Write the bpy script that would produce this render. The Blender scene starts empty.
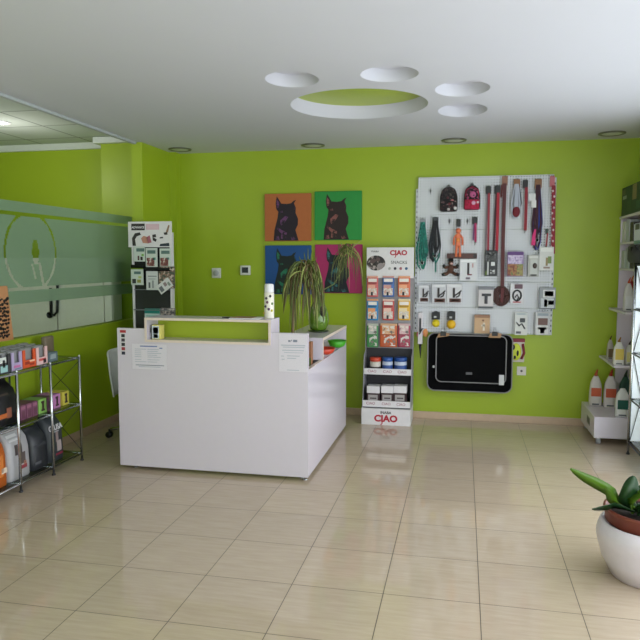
import bpy, bmesh, math, random
from mathutils import Vector, Matrix
random.seed(7)
sc = bpy.context.scene
COL = sc.collection
PI = math.pi

# ------------------------------------------------------------------ camera (calibrated on the 0.45 m floor tiles)
FPX = 672.13
YAW, PITCH, ROLL = -0.209226798, 0.0870288168, 0.0011460335
CAM = Vector((-0.10504, -3.08689, 1.58436))
fwd = Vector((math.sin(YAW)*math.cos(PITCH), math.cos(YAW)*math.cos(PITCH), -math.sin(PITCH)))
rgt = Vector((math.cos(YAW), -math.sin(YAW), 0))
upv = rgt.cross(fwd)
r2 = rgt*math.cos(ROLL)+upv*math.sin(ROLL)
u2 = -rgt*math.sin(ROLL)+upv*math.cos(ROLL)
def ray(x, y): return fwd*FPX + r2*(x-320) + u2*(320-y)
def at(x, y, Y):
    d = ray(x, y); return CAM + d*((Y-CAM.y)/d.y)
def atx(x, y, X):
    d = ray(x, y); return CAM + d*((X-CAM.x)/d.x)
def atz(x, y, Z):
    d = ray(x, y); return CAM + d*((Z-CAM.z)/d.z)
cd = bpy.data.cameras.new('camera'); cam = bpy.data.objects.new('camera', cd); COL.objects.link(cam)
cd.sensor_width = 36; cd.lens = 36*FPX/640; cd.clip_start = .02
cam.matrix_world = Matrix(((r2.x, u2.x, -fwd.x, CAM.x), (r2.y, u2.y, -fwd.y, CAM.y), (r2.z, u2.z, -fwd.z, CAM.z), (0, 0, 0, 1)))
sc.camera = cam

# ------------------------------------------------------------------ materials
def lin(c): return tuple(((v/255)/12.92 if v/255 <= .04045 else ((v/255+.055)/1.055)**2.4) for v in c)
MATS = {}
def mat(name, rgb, rough=.5, metal=0, var=.06, scale=30, spec=.5, raw=False, coat=0):
    if name in MATS: return MATS[name]
    m = bpy.data.materials.new(name); m.use_nodes = True
    nt = m.node_tree; b = nt.nodes['Principled BSDF']
    c = rgb if raw else lin(rgb)
    tc = nt.nodes.new('ShaderNodeTexCoord'); nz = nt.nodes.new('ShaderNodeTexNoise')
    nz.inputs['Scale'].default_value = scale; nz.inputs['Detail'].default_value = 3
    nt.links.new(tc.outputs['Object'], nz.inputs['Vector'])
    mx = nt.nodes.new('ShaderNodeMix'); mx.data_type = 'RGBA'
    mx.inputs['A'].default_value = tuple(v*(1-var) for v in c)+(1,)
    mx.inputs['B'].default_value = tuple(min(1, v*(1+var)) for v in c)+(1,)
    nt.links.new(nz.outputs['Fac'], mx.inputs['Factor'])
    nt.links.new(mx.outputs['Result'], b.inputs['Base Color'])
    b.inputs['Roughness'].default_value = rough; b.inputs['Metallic'].default_value = metal
    b.inputs['Specular IOR Level'].default_value = spec
    if coat: b.inputs['Coat Weight'].default_value = coat; b.inputs['Coat Roughness'].default_value = .08
    MATS[name] = m
    return m
def c(*rgb, rough=.5):
    return mat('colour_%d_%d_%d_%d' % (*rgb, int(rough*100)), rgb, rough)

def pm(c1, c2, c3, scale=55, t1=.48, t2=.60, rough=.45):
    nm = 'print_%s_%s_%s_%d_%d' % (c1, c2, c3, scale, int(t1*100))
    if nm in MATS: return MATS[nm]
    m = bpy.data.materials.new(nm[:60]); m.use_nodes = True; nt = m.node_tree; b = nt.nodes['Principled BSDF']; b.inputs['Roughness'].default_value = rough
    tc = nt.nodes.new('ShaderNodeTexCoord'); nz = nt.nodes.new('ShaderNodeTexNoise'); nz.inputs['Scale'].default_value = scale; nz.inputs['Detail'].default_value = 2
    cr = nt.nodes.new('ShaderNodeValToRGB'); e = cr.color_ramp.elements
    e[0].position = t1-.03; e[0].color = (*lin(c1), 1); e[1].position = t2; e[1].color = (*lin(c3), 1)
    k = e.new(t1+.02); k.color = (*lin(c2), 1); k = e.new(t2-.03); k.color = (*lin(c2), 1)
    nt.links.new(tc.outputs['Object'], nz.inputs['Vector']); nt.links.new(nz.outputs['Fac'], cr.inputs[0]); nt.links.new(cr.outputs[0], b.inputs['Base Color'])
    MATS[nm] = m; return m
GREEN = mat('lime_wall_paint', (.335, .450, .016), .42, var=.03, scale=3, raw=True)
WHITE = mat('white_laminate', (214, 205, 218), .22, var=.015)
CREAM = mat('cream_edge_band', (222, 204, 194), .45)
CEIL = mat('ceiling_plaster', (206, 206, 217), .7, var=.012, scale=4)
GREENP = mat('lime_laminate', (.40, .50, .035), .35, var=.03, raw=True)
CHROME = mat('chrome', (205, 207, 212), .18, 1, var=.03)
DARKM = mat('dark_metal', (60, 60, 62), .35, .8)
BLACK = mat('black_plastic', (14, 14, 16), .38)
BLACKF = mat('black_fabric', (7, 7, 9), .95, var=.25, scale=180, spec=.15)
GREY = mat('grey_card', (150, 150, 155), .6)
PAPER = mat('white_paper', (228, 226, 230), .6, var=.01)
INK = mat('ink', (50, 52, 70), .7)
PEGW = None

def thin_glass(name, tint=(1, 1, 1), ior=1.25):
    m = bpy.data.materials.new(name); m.use_nodes = True; nt = m.node_tree
    nt.nodes.remove(nt.nodes['Principled BSDF']); out = nt.nodes['Material Output']
    tr = nt.nodes.new('ShaderNodeBsdfTransparent'); tr.inputs[0].default_value = (*tint, 1)
    gl = nt.nodes.new('ShaderNodeBsdfGlossy'); gl.inputs['Roughness'].default_value = .03
    fr = nt.nodes.new('ShaderNodeFresnel'); fr.inputs[0].default_value = ior
    mx = nt.nodes.new('ShaderNodeMixShader')
    ge = nt.nodes.new('ShaderNodeNewGeometry'); iv = nt.nodes.new('ShaderNodeMath'); iv.operation = 'SUBTRACT'; iv.inputs[0].default_value = 1
    ml = nt.nodes.new('ShaderNodeMath'); ml.operation = 'MULTIPLY'
    nt.links.new(ge.outputs['Backfacing'], iv.inputs[1]); nt.links.new(iv.outputs[0], ml.inputs[0]); nt.links.new(fr.outputs[0], ml.inputs[1])
    nt.links.new(ml.outputs[0], mx.inputs[0]); nt.links.new(tr.outputs[0], mx.inputs[1]); nt.links.new(gl.outputs[0], mx.inputs[2])
    nt.links.new(mx.outputs[0], out.inputs[0]); return m
GLASS = thin_glass('clear_glass', (.90, .95, .93))
GLASSG = thin_glass('shelf_glass', (.60, .65, .65), ior=1.5)
SLEEVE = thin_glass('clear_plastic', (1, 1, 1))
def frosted():
    m = bpy.data.materials.new('frosted_film'); m.use_nodes = True; nt = m.node_tree
    nt.nodes.remove(nt.nodes['Principled BSDF']); out = nt.nodes['Material Output']
    df = nt.nodes.new('ShaderNodeBsdfDiffuse'); df.inputs[0].default_value = (.25, .36, .27, 1)
    tl = nt.nodes.new('ShaderNodeBsdfTranslucent'); tl.inputs[0].default_value = (.46, .60, .44, 1)
    tr = nt.nodes.new('ShaderNodeBsdfTransparent'); tr.inputs[0].default_value = (.78, .9, .78, 1)
    nz = nt.nodes.new('ShaderNodeTexNoise'); nz.inputs['Scale'].default_value = 400
    a = nt.nodes.new('ShaderNodeMixShader'); a.inputs[0].default_value = .45
    b = nt.nodes.new('ShaderNodeMixShader')
    mr = nt.nodes.new('ShaderNodeMapRange'); mr.inputs[3].default_value = .08; mr.inputs[4].default_value = .16
    nt.links.new(nz.outputs['Fac'], mr.inputs[0]); nt.links.new(mr.outputs[0], b.inputs[0])
    nt.links.new(df.outputs[0], a.inputs[1]); nt.links.new(tl.outputs[0], a.inputs[2])
    nt.links.new(a.outputs[0], b.inputs[1]); nt.links.new(tr.outputs[0], b.inputs[2])
    nt.links.new(b.outputs[0], out.inputs[0]); return m
FROST = frosted()

def floor_mat():
    m = bpy.data.materials.new('polished_travertine_tile'); m.use_nodes = True; nt = m.node_tree; N = nt.nodes; L = nt.links
    b = N['Principled BSDF']; tc = N.new('ShaderNodeTexCoord')
    mp = N.new('ShaderNodeMapping'); mp.inputs['Location'].default_value = (9.0, 9.0, 0); L.new(tc.outputs['Object'], mp.inputs['Vector'])
    br = N.new('ShaderNodeTexBrick'); br.offset = 0; br.squash = 1
    br.inputs['Scale'].default_value = 1; br.inputs['Brick Width'].default_value = .45; br.inputs['Row Height'].default_value = .45
    br.inputs['Mortar Size'].default_value = .0022; br.inputs['Mortar Smooth'].default_value = .2; br.inputs['Bias'].default_value = 0
    br.inputs['Color1'].default_value = (*lin((200, 181, 161)), 1); br.inputs['Color2'].default_value = (*lin((193, 175, 157)), 1)
    br.inputs['Mortar'].default_value = (*lin((92, 82, 70)), 1)
    L.new(mp.outputs[0], br.inputs['Vector'])
    mp2 = N.new('ShaderNodeMapping'); mp2.inputs['Scale'].default_value = (5, 42, 1); L.new(tc.outputs['Object'], mp2.inputs['Vector'])
    nz = N.new('ShaderNodeTexNoise'); nz.inputs['Scale'].default_value = 1; nz.inputs['Detail'].default_value = 5; nz.inputs['Roughness'].default_value = .65
    L.new(mp2.outputs[0], nz.inputs['Vector'])
    cr = N.new('ShaderNodeValToRGB'); cr.color_ramp.elements[0].position = .3; cr.color_ramp.elements[0].color = (.83, .79, .74, 1)
    cr.color_ramp.elements[1].position = .7; cr.color_ramp.elements[1].color = (1.04, 1.04, 1.04, 1); L.new(nz.outputs['Fac'], cr.inputs[0])
    mx = N.new('ShaderNodeMix'); mx.data_type = 'RGBA'; mx.blend_type = 'MULTIPLY'; mx.inputs['Factor'].default_value = .6
    L.new(br.outputs['Color'], mx.inputs['A']); L.new(cr.outputs[0], mx.inputs['B']); L.new(mx.outputs['Result'], b.inputs['Base Color'])
    b.inputs['Roughness'].default_value = .10; b.inputs['Specular IOR Level'].default_value = .5
    mr = N.new('ShaderNodeMapRange'); mr.inputs[3].default_value = .06; mr.inputs[4].default_value = .5; L.new(br.outputs['Fac'], mr.inputs[0]); L.new(mr.outputs[0], b.inputs['Roughness'])
    return m
def dropceil_mat():
    m = bpy.data.materials.new('ceiling_tile_grid'); m.use_nodes = True; nt = m.node_tree; N = nt.nodes; L = nt.links
    b = N['Principled BSDF']; tc = N.new('ShaderNodeTexCoord')
    mp = N.new('ShaderNodeMapping'); mp.inputs['Location'].default_value = (4.03+.61*10, -2.125+.605*10, 0); L.new(tc.outputs['Object'], mp.inputs['Vector'])
    br = N.new('ShaderNodeTexBrick'); br.offset = 0; br.inputs['Scale'].default_value = 1
    br.inputs['Brick Width'].default_value = .61; br.inputs['Row Height'].default_value = .605; br.inputs['Mortar Size'].default_value = .009
    br.inputs['Color1'].default_value = (*lin((196, 204, 198)), 1); br.inputs['Color2'].default_value = (*lin((190, 200, 194)), 1); br.inputs['Mortar'].default_value = (*lin((120, 128, 122)), 1)
    L.new(mp.outputs[0], br.inputs['Vector']); L.new(br.outputs['Color'], b.inputs['Base Color']); b.inputs['Roughness'].default_value = .9
    return m
def peg_mat():
    m = bpy.data.materials.new('white_perforated_metal'); m.use_nodes = True; nt = m.node_tree; N = nt.nodes; L = nt.links
    b = N['Principled BSDF']; tc = N.new('ShaderNodeTexCoord')
    sx = N.new('ShaderNodeSeparateXYZ'); L.new(tc.outputs['Object'], sx.inputs[0])
    def cell(o):
        d = N.new('ShaderNodeMath'); d.operation = 'DIVIDE'; d.inputs[1].default_value = .025; L.new(o, d.inputs[0])
        f = N.new('ShaderNodeMath'); f.operation = 'FRACT'; L.new(d.outputs[0], f.inputs[0])
        s = N.new('ShaderNodeMath'); s.operation = 'SUBTRACT'; s.inputs[1].default_value = .5; L.new(f.outputs[0], s.inputs[0])
        p = N.new('ShaderNodeMath'); p.operation = 'POWER'; p.inputs[1].default_value = 2; L.new(s.outputs[0], p.inputs[0]); return p.outputs[0]
    ad = N.new('ShaderNodeMath'); ad.operation = 'ADD'; L.new(cell(sx.outputs['X']), ad.inputs[0]); L.new(cell(sx.outputs['Z']), ad.inputs[1])
    lt = N.new('ShaderNodeMath'); lt.operation = 'LESS_THAN'; lt.inputs[1].default_value = .045; L.new(ad.outputs[0], lt.inputs[0])
    mx = N.new('ShaderNodeMix'); mx.data_type = 'RGBA'; mx.inputs['A'].default_value = (*lin((218, 220, 226)), 1); mx.inputs['B'].default_value = (*lin((96, 98, 102)), 1)
    L.new(lt.outputs[0], mx.inputs['Factor']); L.new(mx.outputs['Result'], b.inputs['Base Color']); b.inputs['Roughness'].default_value = .45
    return m
def skirting_mat():
    m = mat('beige_marble_skirting', (196, 170, 146), .3, var=.12, scale=14); return m
FLOOR = floor_mat(); DROP = dropceil_mat(); PEG = peg_mat(); SKIRT = skirting_mat()
def emit(name, col, s):
    m = bpy.data.materials.new(name); m.use_nodes = True; b = m.node_tree.nodes['Principled BSDF']
    b.inputs['Emission Color'].default_value = (*col, 1); b.inputs['Emission Strength'].default_value = s; return m

# ------------------------------------------------------------------ mesh builder (world coordinates in, one object out)
ORG = {}
class MB:
    def __init__(s): s.bm = bmesh.new(); s.m = []; s.k = 0; s.sm = set()
    def use(s, m):
        if m not in s.m: s.m.append(m)
        s.k = s.m.index(m); return s
    def _tag(s, before, smooth=False):
        for f in s.bm.faces:
            if f not in before: f.material_index = s.k; f.smooth = smooth
    def box(s, x0, y0, z0, x1, y1, z1, bev=0, seg=2):
        b = set(s.bm.faces)
        x0, x1 = sorted((x0, x1)); y0, y1 = sorted((y0, y1)); z0, z1 = sorted((z0, z1))
        r = bmesh.ops.create_cube(s.bm, size=1)
        for v in r['verts']: v.co = Vector(((x0+x1)/2+v.co.x*(x1-x0), (y0+y1)/2+v.co.y*(y1-y0), (z0+z1)/2+v.co.z*(z1-z0)))
        if bev:
            es = list({e for v in r['verts'] for e in v.link_edges})
            bmesh.ops.bevel(s.bm, geom=es, offset=min(bev, .49*min(x1-x0, y1-y0, z1-z0)), segments=seg, profile=.5, affect='EDGES')
        s._tag(b, bool(bev) and seg > 2); return s
    def prism(s, pts, axis, a, b_, smooth=False):
        """polygon pts (2-D) extruded between a and b_ along axis: 'y' -> pts are (x,z); 'x' -> (y,z); 'z' -> (x,y)"""
        b = set(s.bm.faces)
        def P(p, t): return {'y': (p[0], t, p[1]), 'x': (t, p[0], p[1]), 'z': (p[0], p[1], t)}[axis]
        A = [s.bm.verts.new(P(p, a)) for p in pts]; B = [s.bm.verts.new(P(p, b_)) for p in pts]
        n = len(pts)
        fs = [s.bm.faces.new(A), s.bm.faces.new(B[::-1])]
        for i in range(n): fs.append(s.bm.faces.new((A[i], B[i], B[(i+1) % n], A[(i+1) % n])))
        bmesh.ops.recalc_face_normals(s.bm, faces=fs)
        bmesh.ops.triangulate(s.bm, faces=fs[:2])
        s._tag(b, smooth); return s
    def tube(s, pts, r, n=8, cap=True, smooth=True):
        b = set(s.bm.faces); pts = [Vector(p) for p in pts]
        rr = r if isinstance(r, (list, tuple)) else [r]*len(pts)
        rings = []; ref = None
        for i, p in enumerate(pts):
            t = (pts[min(i+1, len(pts)-1)]-pts[max(i-1, 0)]).normalized()
            if ref is None or abs(t.dot(ref)) > .98: ref = Vector((0, 0, 1)) if abs(t.z) < .9 else Vector((1, 0, 0))
            u = t.cross(ref).normalized(); w = u.cross(t); ref = w
            rings.append([s.bm.verts.new(p+(u*math.cos(2*PI*k/n)+w*math.sin(2*PI*k/n))*rr[i]) for k in range(n)])
        fs = []
        for a, c_ in zip(rings, rings[1:]):
            for k in range(n): fs.append(s.bm.faces.new((a[k], a[(k+1) % n], c_[(k+1) % n], c_[k])))
        if cap: fs += [s.bm.faces.new(rings[0][::-1]), s.bm.faces.new(rings[-1])]
        bmesh.ops.recalc_face_normals(s.bm, faces=fs)
        s._tag(b, smooth); return s
    def lathe(s, cx, cy, prof, n=24, sx=1, sy=1, axis='z', smooth=True):
        """prof: list of (radius, z) (or along y when axis='y', with cx,cy -> cx,cz)"""
        b = set(s.bm.faces); rings = []
        for r, z in prof:
            ring = []
            for k in range(n):
                a = 2*PI*k/n; dx, dy = r*sx*math.cos(a), r*sy*math.sin(a)
                ring.append(s.bm.verts.new((cx+dx, cy+dy, z) if axis == 'z' else ((cx+dx, z, cy+dy) if axis == 'y' else (z, cx+dx, cy+dy))))
            rings.append(ring)
        fs = []
        for a, c_ in zip(rings, rings[1:]):
            for k in range(n): fs.append(s.bm.faces.new((a[k], a[(k+1) % n], c_[(k+1) % n], c_[k])))
        if prof[0][0] > 1e-4: fs.append(s.bm.faces.new(rings[0][::-1]))
        if prof[-1][0] > 1e-4: fs.append(s.bm.faces.new(rings[-1]))
        bmesh.ops.recalc_face_normals(s.bm, faces=fs)
        s._tag(b, smooth); return s
    def ball(s, p, rx, ry=None, rz=None, n=12):
        b = set(s.bm.faces); ry = ry or rx; rz = rz or rx
        r = bmesh.ops.create_uvsphere(s.bm, u_segments=n+4, v_segments=n, radius=1)
        for v in r['verts']: v.co = Vector((p[0]+v.co.x*rx, p[1]+v.co.y*ry, p[2]+v.co.z*rz))
        s._tag(b, True); return s
    def strap(s, pts, w, th=.004):
        """flat band hanging in an xz plane: pts (x,y,z), width in plane, thickness along y"""
        b = set(s.bm.faces); pts = [Vector(p) for p in pts]; ww = w if isinstance(w, (list, tuple)) else [w]*len(pts); R_ = []
        for i, p in enumerate(pts):
            t = (pts[min(i+1, len(pts)-1)]-pts[max(i-1, 0)]); n_ = Vector((t.z, 0, -t.x))
            n_ = n_.normalized() if n_.length > 1e-6 else Vector((1, 0, 0))
            h = n_*ww[i]/2; y = Vector((0, th/2, 0))
            R_.append([s.bm.verts.new(q) for q in (p-h-y, p+h-y, p+h+y, p-h+y)])
        fs = []
        for a, c_ in zip(R_, R_[1:]):
            for k in range(4): fs.append(s.bm.faces.new((a[k], a[(k+1) % 4], c_[(k+1) % 4], c_[k])))
        fs += [s.bm.faces.new(R_[0][::-1]), s.bm.faces.new(R_[-1])]
        bmesh.ops.recalc_face_normals(s.bm, faces=fs); s._tag(b); return s
    def blade(s, pts, w, side, fold=.25, th=.0012):
        """leaf blade: pts centre line, side = width direction, creased along the middle"""
        b = set(s.bm.faces); pts = [Vector(p) for p in pts]; side = Vector(side).normalized(); R_ = []
        n = len(pts); fs = []
        for i, p in enumerate(pts):
            t = (pts[min(i+1, n-1)]-pts[max(i-1, 0)]).normalized(); sd = (side-t*side.dot(t)).normalized(); up = sd.cross(t)
            ww = (w[i] if isinstance(w, (list, tuple)) else w*math.sin(PI*min(.97, .12+.86*i/(n-1)))**.8)/2
            R_.append([s.bm.verts.new(q) for q in (p-sd*ww+up*fold*ww, p, p+sd*ww+up*fold*ww, p-up*th)])
        for a, c_ in zip(R_, R_[1:]):
            for q, r_ in ((0, 1), (1, 2), (2, 3), (3, 0)): fs.append(s.bm.faces.new((a[q], a[r_], c_[r_], c_[q])))
        bmesh.ops.recalc_face_normals(s.bm, faces=fs); s._tag(b, True); return s
    def build(s, name, parent=None, org=None):
        o_ = Vector(org) if org is not None else (ORG[parent.name] if parent else Vector((0, 0, 0)))
        for v in s.bm.verts: v.co -= o_
        me = bpy.data.meshes.new(name); s.bm.to_mesh(me); s.bm.free()
        for m in s.m: me.materials.append(m)
        o = bpy.data.objects.new(name, me); COL.objects.link(o)
        if parent: o.parent = parent
        else: o.location = o_
        ORG[o.name] = o_
        return o
def tag(o, label, cat, group=None, kind=None):
    o['label'] = label; o['category'] = cat
    if group: o['group'] = group
    if kind: o['kind'] = kind
    return o
def thing(name, label, cat, loc, group=None):
    o = bpy.data.objects.new(name, None); COL.objects.link(o); o.location = loc; o.empty_display_size = .05
    ORG[o.name] = Vector(loc); return tag(o, label, cat, group)
def struct(o): o['kind'] = 'structure'; return o
def text(s, p, size, m, parent, rot=(PI/2, 0, 0), name='lettering', ext=.0006, align='CENTER', shear=0, sx=1.0, bold=0):
    cu = bpy.data.curves.new(name, 'FONT'); cu.body = s; cu.size = size; cu.align_x = align; cu.align_y = 'CENTER'; cu.extrude = ext; cu.shear = shear; cu.offset = bold
    cu.resolution_u = 3
    o = bpy.data.objects.new(name, cu); COL.objects.link(o); cu.materials.append(m); o.parent = parent
    dg = bpy.context.evaluated_depsgraph_get(); dg.update()
    me = bpy.data.meshes.new_from_object(o.evaluated_get(dg)); bpy.data.objects.remove(o); bpy.data.curves.remove(cu)
    o = bpy.data.objects.new(name, me); COL.objects.link(o); o.parent = parent
    o.location = Vector(p)-ORG[parent.name]; o.rotation_euler = rot; o.scale = (sx, 1, 1); ORG[o.name] = ORG[parent.name]
    return o
def single(mb, name, label, cat, org, group=None):
    return tag(mb.build(name, None, org), label, cat, group)

# ------------------------------------------------------------------ room shell
YB, XR, XL, ZC = 3.70, 1.464, -3.45, 2.72
YF, XFAR = -4.6, -6.2
b = MB().use(FLOOR); b.box(XFAR-.1, YF-.1, -.1, XR+.12, YB+.12, 0); struct(b.build('floor'))
b = MB().use(GREEN); b.box(XFAR-.1, YB, 0, XR+.12, YB+.12, 2.95); struct(b.build('wall_back'))
b = MB().use(GREEN)                                   # right wall with a wide shop window nearer the street
WY0, WY1, WZ0, WZ1 = -3.2, 2.6, .12, 2.45
b.box(XR, YF, 0, XR+.12, WY0, ZC); b.box(XR, WY1, 0, XR+.12, YB, ZC); b.box(XR, WY0, 0, XR+.12, WY1, WZ0); b.box(XR, WY0, WZ1, XR+.12, WY1, ZC)
struct(b.build('wall_right'))
b = MB().use(GREEN)
b.box(XFAR-.1, YF-.1, 0, XR+.12, YF, .15); b.box(XFAR-.1, YF-.1, 2.45, XR+.12, YF, 2.95)
for x0, x1 in ((XFAR-.1, -6.1), (-3.6, -2.3), (1.35, XR+.12), (-.55, -.45)): b.box(x0, YF-.1, .15, x1, YF, 2.45)
struct(b.build('wall_front'))
b = MB().use(GREEN); b.box(XFAR-.1, YF, 0, XFAR, YB, 2.95); struct(b.build('wall_left_far'))
# half wall carrying the glass, solid wall nearer the street
b = MB().use(GREEN); b.box(XL-.10, -.6, 0, XL, 3.42, .985, .004); b.box(XL-.10, YF, 0, XL, -.6, ZC)
struct(b.build('wall_left'))
# pillar in the next room and wall return beside the leaflet stand
b = MB().use(GREEN); b.box(-3.825, 3.42, 0, -3.245, YB, 2.80); struct(b.build('wall_pillar'))
b = MB().use(GREEN); b.box(-3.245, 2.965, 0, -3.137, YB, ZC-.001); b.box(-3.14, 3.58, 0, -3.065, YB, ZC-.001); struct(b.build('wall_return'))
b = MB().use(mat('white_cornice', (214, 220, 216), .6)); b.box(-3.88, 3.36, 2.80, -3.2, YB, 2.86)
b.prism([(3.70, 2.80), (3.66, 2.80), (3.64, 2.83), (3.62, 2.86), (3.70, 2.86)], 'x', XFAR, -3.82); struct(b.build('trim_1'))
b = MB().use(mat('grey_cornice', (172, 178, 180), .7)); b.prism([(-3.186, 2.7195), (-3.19, 2.700), (-3.225, 2.700), (-3.245, 2.75), (-3.25, 2.855), (-3.2005, 2.855), (-3.2005, 2.7195)], 'y', YF, 2.96); struct(b.build('trim_2'))

# plaster ceiling with the paw-print recesses
def ell(cx, cy, rx, ry, rot=0, n=48):
    return [(cx+rx*math.cos(t)*math.cos(rot)-ry*math.sin(t)*math.sin(rot), cy+rx*math.cos(t)*math.sin(rot)+ry*math.sin(t)*math.cos(rot)) for t in (2*PI*k/n for k in range(n))]
holes = [(ell(-.872, 1.885, .500, .475, .15), 2.822, 1), (ell(-1.178, 1.112, .168, .188), 2.80, 0), (ell(-.567, 1.116, .177, .178), 2.80, 0),
         (ell(-.133, 1.565, .179, .207), 2.80, 0), (ell(-.133, 2.212, .183, .233), 2.80, 0)]
bm = bmesh.new()
outer = [(-3.2, YF), (XR+.05, YF), (XR+.05, YB+.05), (-3.2, YB+.05)]
edges = []
def loop(pts, z):
    vs = [bm.verts.new((x, y, z)) for x, y in pts]
    return vs, [bm.edges.new((vs[i], vs[(i+1) % len(vs)])) for i in range(len(vs))]
vs, es = loop(outer, ZC); edges += es
hl = []
for pts, zt, gi in holes:
    v, e = loop(pts, ZC); edges += e; hl.append((v, zt, gi, pts))
bmesh.ops.triangle_fill(bm, use_beauty=True, use_dissolve=False, edges=edges)
top = [bm.verts.new((x, y, 2.93)) for x, y in outer]
for i in range(4): bm.faces.new((vs[i], vs[(i+1) % 4], top[(i+1) % 4], top[i]))
bm.faces.new(top)
for v, zt, gi, pts in hl:
    t = [bm.verts.new((x, y, zt)) for x, y in pts]
    n = len(v)
    for i in range(n):
        f = bm.faces.new((v[i], v[(i+1) % n], t[(i+1) % n], t[i])); f.smooth = True
    f = bm.faces.new(t); f.material_index = gi
bmesh.ops.recalc_face_normals(bm, faces=bm.faces)
me = bpy.data.meshes.new('ceiling'); bm.to_mesh(me); bm.free(); me.materials.append(CEIL); me.materials.append(GREENP)
o = bpy.data.objects.new('ceiling', me); COL.objects.link(o); struct(o)
b = MB().use(DROP); b.box(XFAR-.1, YF, 2.86, -3.2, YB+.1, 2.95); struct(b.build('ceiling_left_room'))
# skirting
b = MB().use(SKIRT); b.box(-3.065, YB-.012, 0, XR, YB, .072, .003); struct(b.build('baseboard_back'))
b = MB().use(SKIRT); b.box(XL, -.6, 0, XL+.012, 2.965, .072, .003); struct(b.build('baseboard_left'))
# street windows: frames with panes (behind and beside the camera), one added for the next room
FRAME = mat('grey_aluminium', (170, 172, 176), .35, .7)
def win(name, axis, a0, a1, z0, z1, at_, n):
    b = MB().use(FRAME); t = .05
    def bx(u0, u1, w0, w1, d=.03):
        if axis == 'y': b.box(u0, at_-d, w0, u1, at_+d, w1)
        else: b.box(at_-d, u0, w0, at_+d, u1, w1)
    bx(a0, a1, z0, z0+t); bx(a0, a1, z1-t, z1)
    for i in range(n+1):
        u = a0+(a1-a0)*i/n; bx(max(a0, u-t/2), min(a1, u+t/2), z0, z1)
    bx(a0, a1, z0+(z1-z0)*.74, z0+(z1-z0)*.74+t)
    f = struct(b.build(name)); g = MB().use(GLASS)
    if axis == 'y': g.box(a0, at_-.003, z0, a1, at_+.003, z1)
    else: g.box(at_-.003, a0, z0, at_+.003, a1, z1)
    g.build('pane', f)
win('window_1', 'y', -2.3, -.55, .15, 2.45, YF-.05, 2)
win('window_2', 'y', -.45, 1.35, .15, 2.45, YF-.05, 2)
win('added_window', 'y', -6.1, -3.6, .15, 2.45, YF-.05, 1)  # unseen window added to let daylight into the next room
win('window_3', 'x', WY0, WY1, WZ0, WZ1, XR+.06, 4)

# glass partition above the half wall
GX = XL-.05
gp = struct(thing('window_partition', '', '', (GX, 0, .985))); del gp['label']; del gp['category']
b = MB().use(GLASS); b.box(GX-.004, -.6, .985, GX+.004, 3.42, 2.045); b.build('pane', gp)
b = MB().use(CHROME); b.box(GX-.008, -.6, .985, GX+.008, 3.42, .995); b.build('glass_channel', gp)
cz = [atx(x, y, GX) for x, y in ((31, 252),)][0]
# clear oval ring, drop and leg cut out of the film: film is made of cells that leave those lines open
def in_clear(y, z):
    u, v = (y-cz.y), (z-cz.z)
    r = math.hypot(u/.335, v/.325)
    if .925 < r < 1.0: return True
    p = Vector((u, v))
    if math.hypot((u-.05)/.045, (v-.0)/.10) < 1 and v > -.12: return True             # drop / flame
    if abs(u-.10-(-v-.1)*.25) < .018 and -.34 < v < -.08: return True                # leg
    if abs(u-.0-(-v-.1)*.35) < .010 and -.22 < v < -.10: return True
    return False
b = MB().use(FROST)
film = set(b.bm.faces)
Y0, Y1, step = cz.y-.40, cz.y+.40, .0125
def quad(y0, z0, y1, z1):
    x = GX+.006
    f = b.bm.faces.new([b.bm.verts.new(p) for p in ((x, y0, z0), (x, y1, z0), (x, y1, z1), (x, y0, z1))])
quad(-.6, 1.965, 3.42, 2.045); quad(-.6, 1.25, 3.42, 1.352)
ZA, ZB = 1.378, 1.935
quad(-.6, ZA, Y0, ZB); quad(Y1, ZA, 3.42, ZB)
ny, nz_ = 64, 46
for i in range(ny):
    ya, yb = Y0+(Y1-Y0)*i/ny, Y0+(Y1-Y0)*(i+1)/ny; run = None
    for k in range(nz_+1):
        za = ZA+(ZB-ZA)*k/nz_; zm = za+(ZB-ZA)*.5/nz_
        clear = k == nz_ or in_clear((ya+yb)/2, zm)
        if clear and run is not None: quad(ya, run, yb, za); run = None
        if not clear and run is None: run = za
b.build('frosted_film', gp)

# ------------------------------------------------------------------ ceiling downlights
DLM = mat('downlight_ring', (120, 120, 112), .35, .6)
for (px, py), lab in zip(((180, 149), (313, 145), (454, 140), (612, 133)),
        ('unlit round recessed downlight at the left end of the ceiling row, above the wall return', 'unlit round recessed downlight above the dog portraits',
         'unlit round recessed downlight above the perforated board', 'unlit round recessed downlight at the right end, above bare green wall')):
    p = atz(px, py, ZC)
    t = thing('recessed_downlight', lab, 'ceiling light', (p.x, p.y, ZC-.012), 'recessed ceiling downlights')
    b = MB().use(DLM); b.lathe(p.x, p.y, [(.085, ZC-.001), (.118, ZC-.001), (.115, ZC-.010), (.092, ZC-.013), (.085, ZC-.001)], 32); b.build('ring', t)
    b = MB().use(mat('frosted_lens', (206, 208, 204), .4)); b.lathe(p.x, p.y, [(.086, ZC-.002), (.086, ZC-.008), (.05, ZC-.011), (0, ZC-.012)], 32); b.build('lens', t)
p = p_lit = atz(-1, 122, 2.86)
t = thing('recessed_downlight', 'lit white downlight glowing in the tiled ceiling of the next room', 'ceiling light', (p.x, p.y, 2.848))
b = MB().use(PAPER); b.lathe(p.x, p.y, [(.075, 2.859), (.1, 2.859), (.098, 2.85), (.08, 2.848), (.075, 2.859)], 28); b.build('ring', t)
b = MB().use(emit('lit_lens', (1, .97, .9), 6)); b.lathe(p.x, p.y, [(.076, 2.858), (.07, 2.852), (0, 2.85)], 28); b.build('lens', t)

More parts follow.
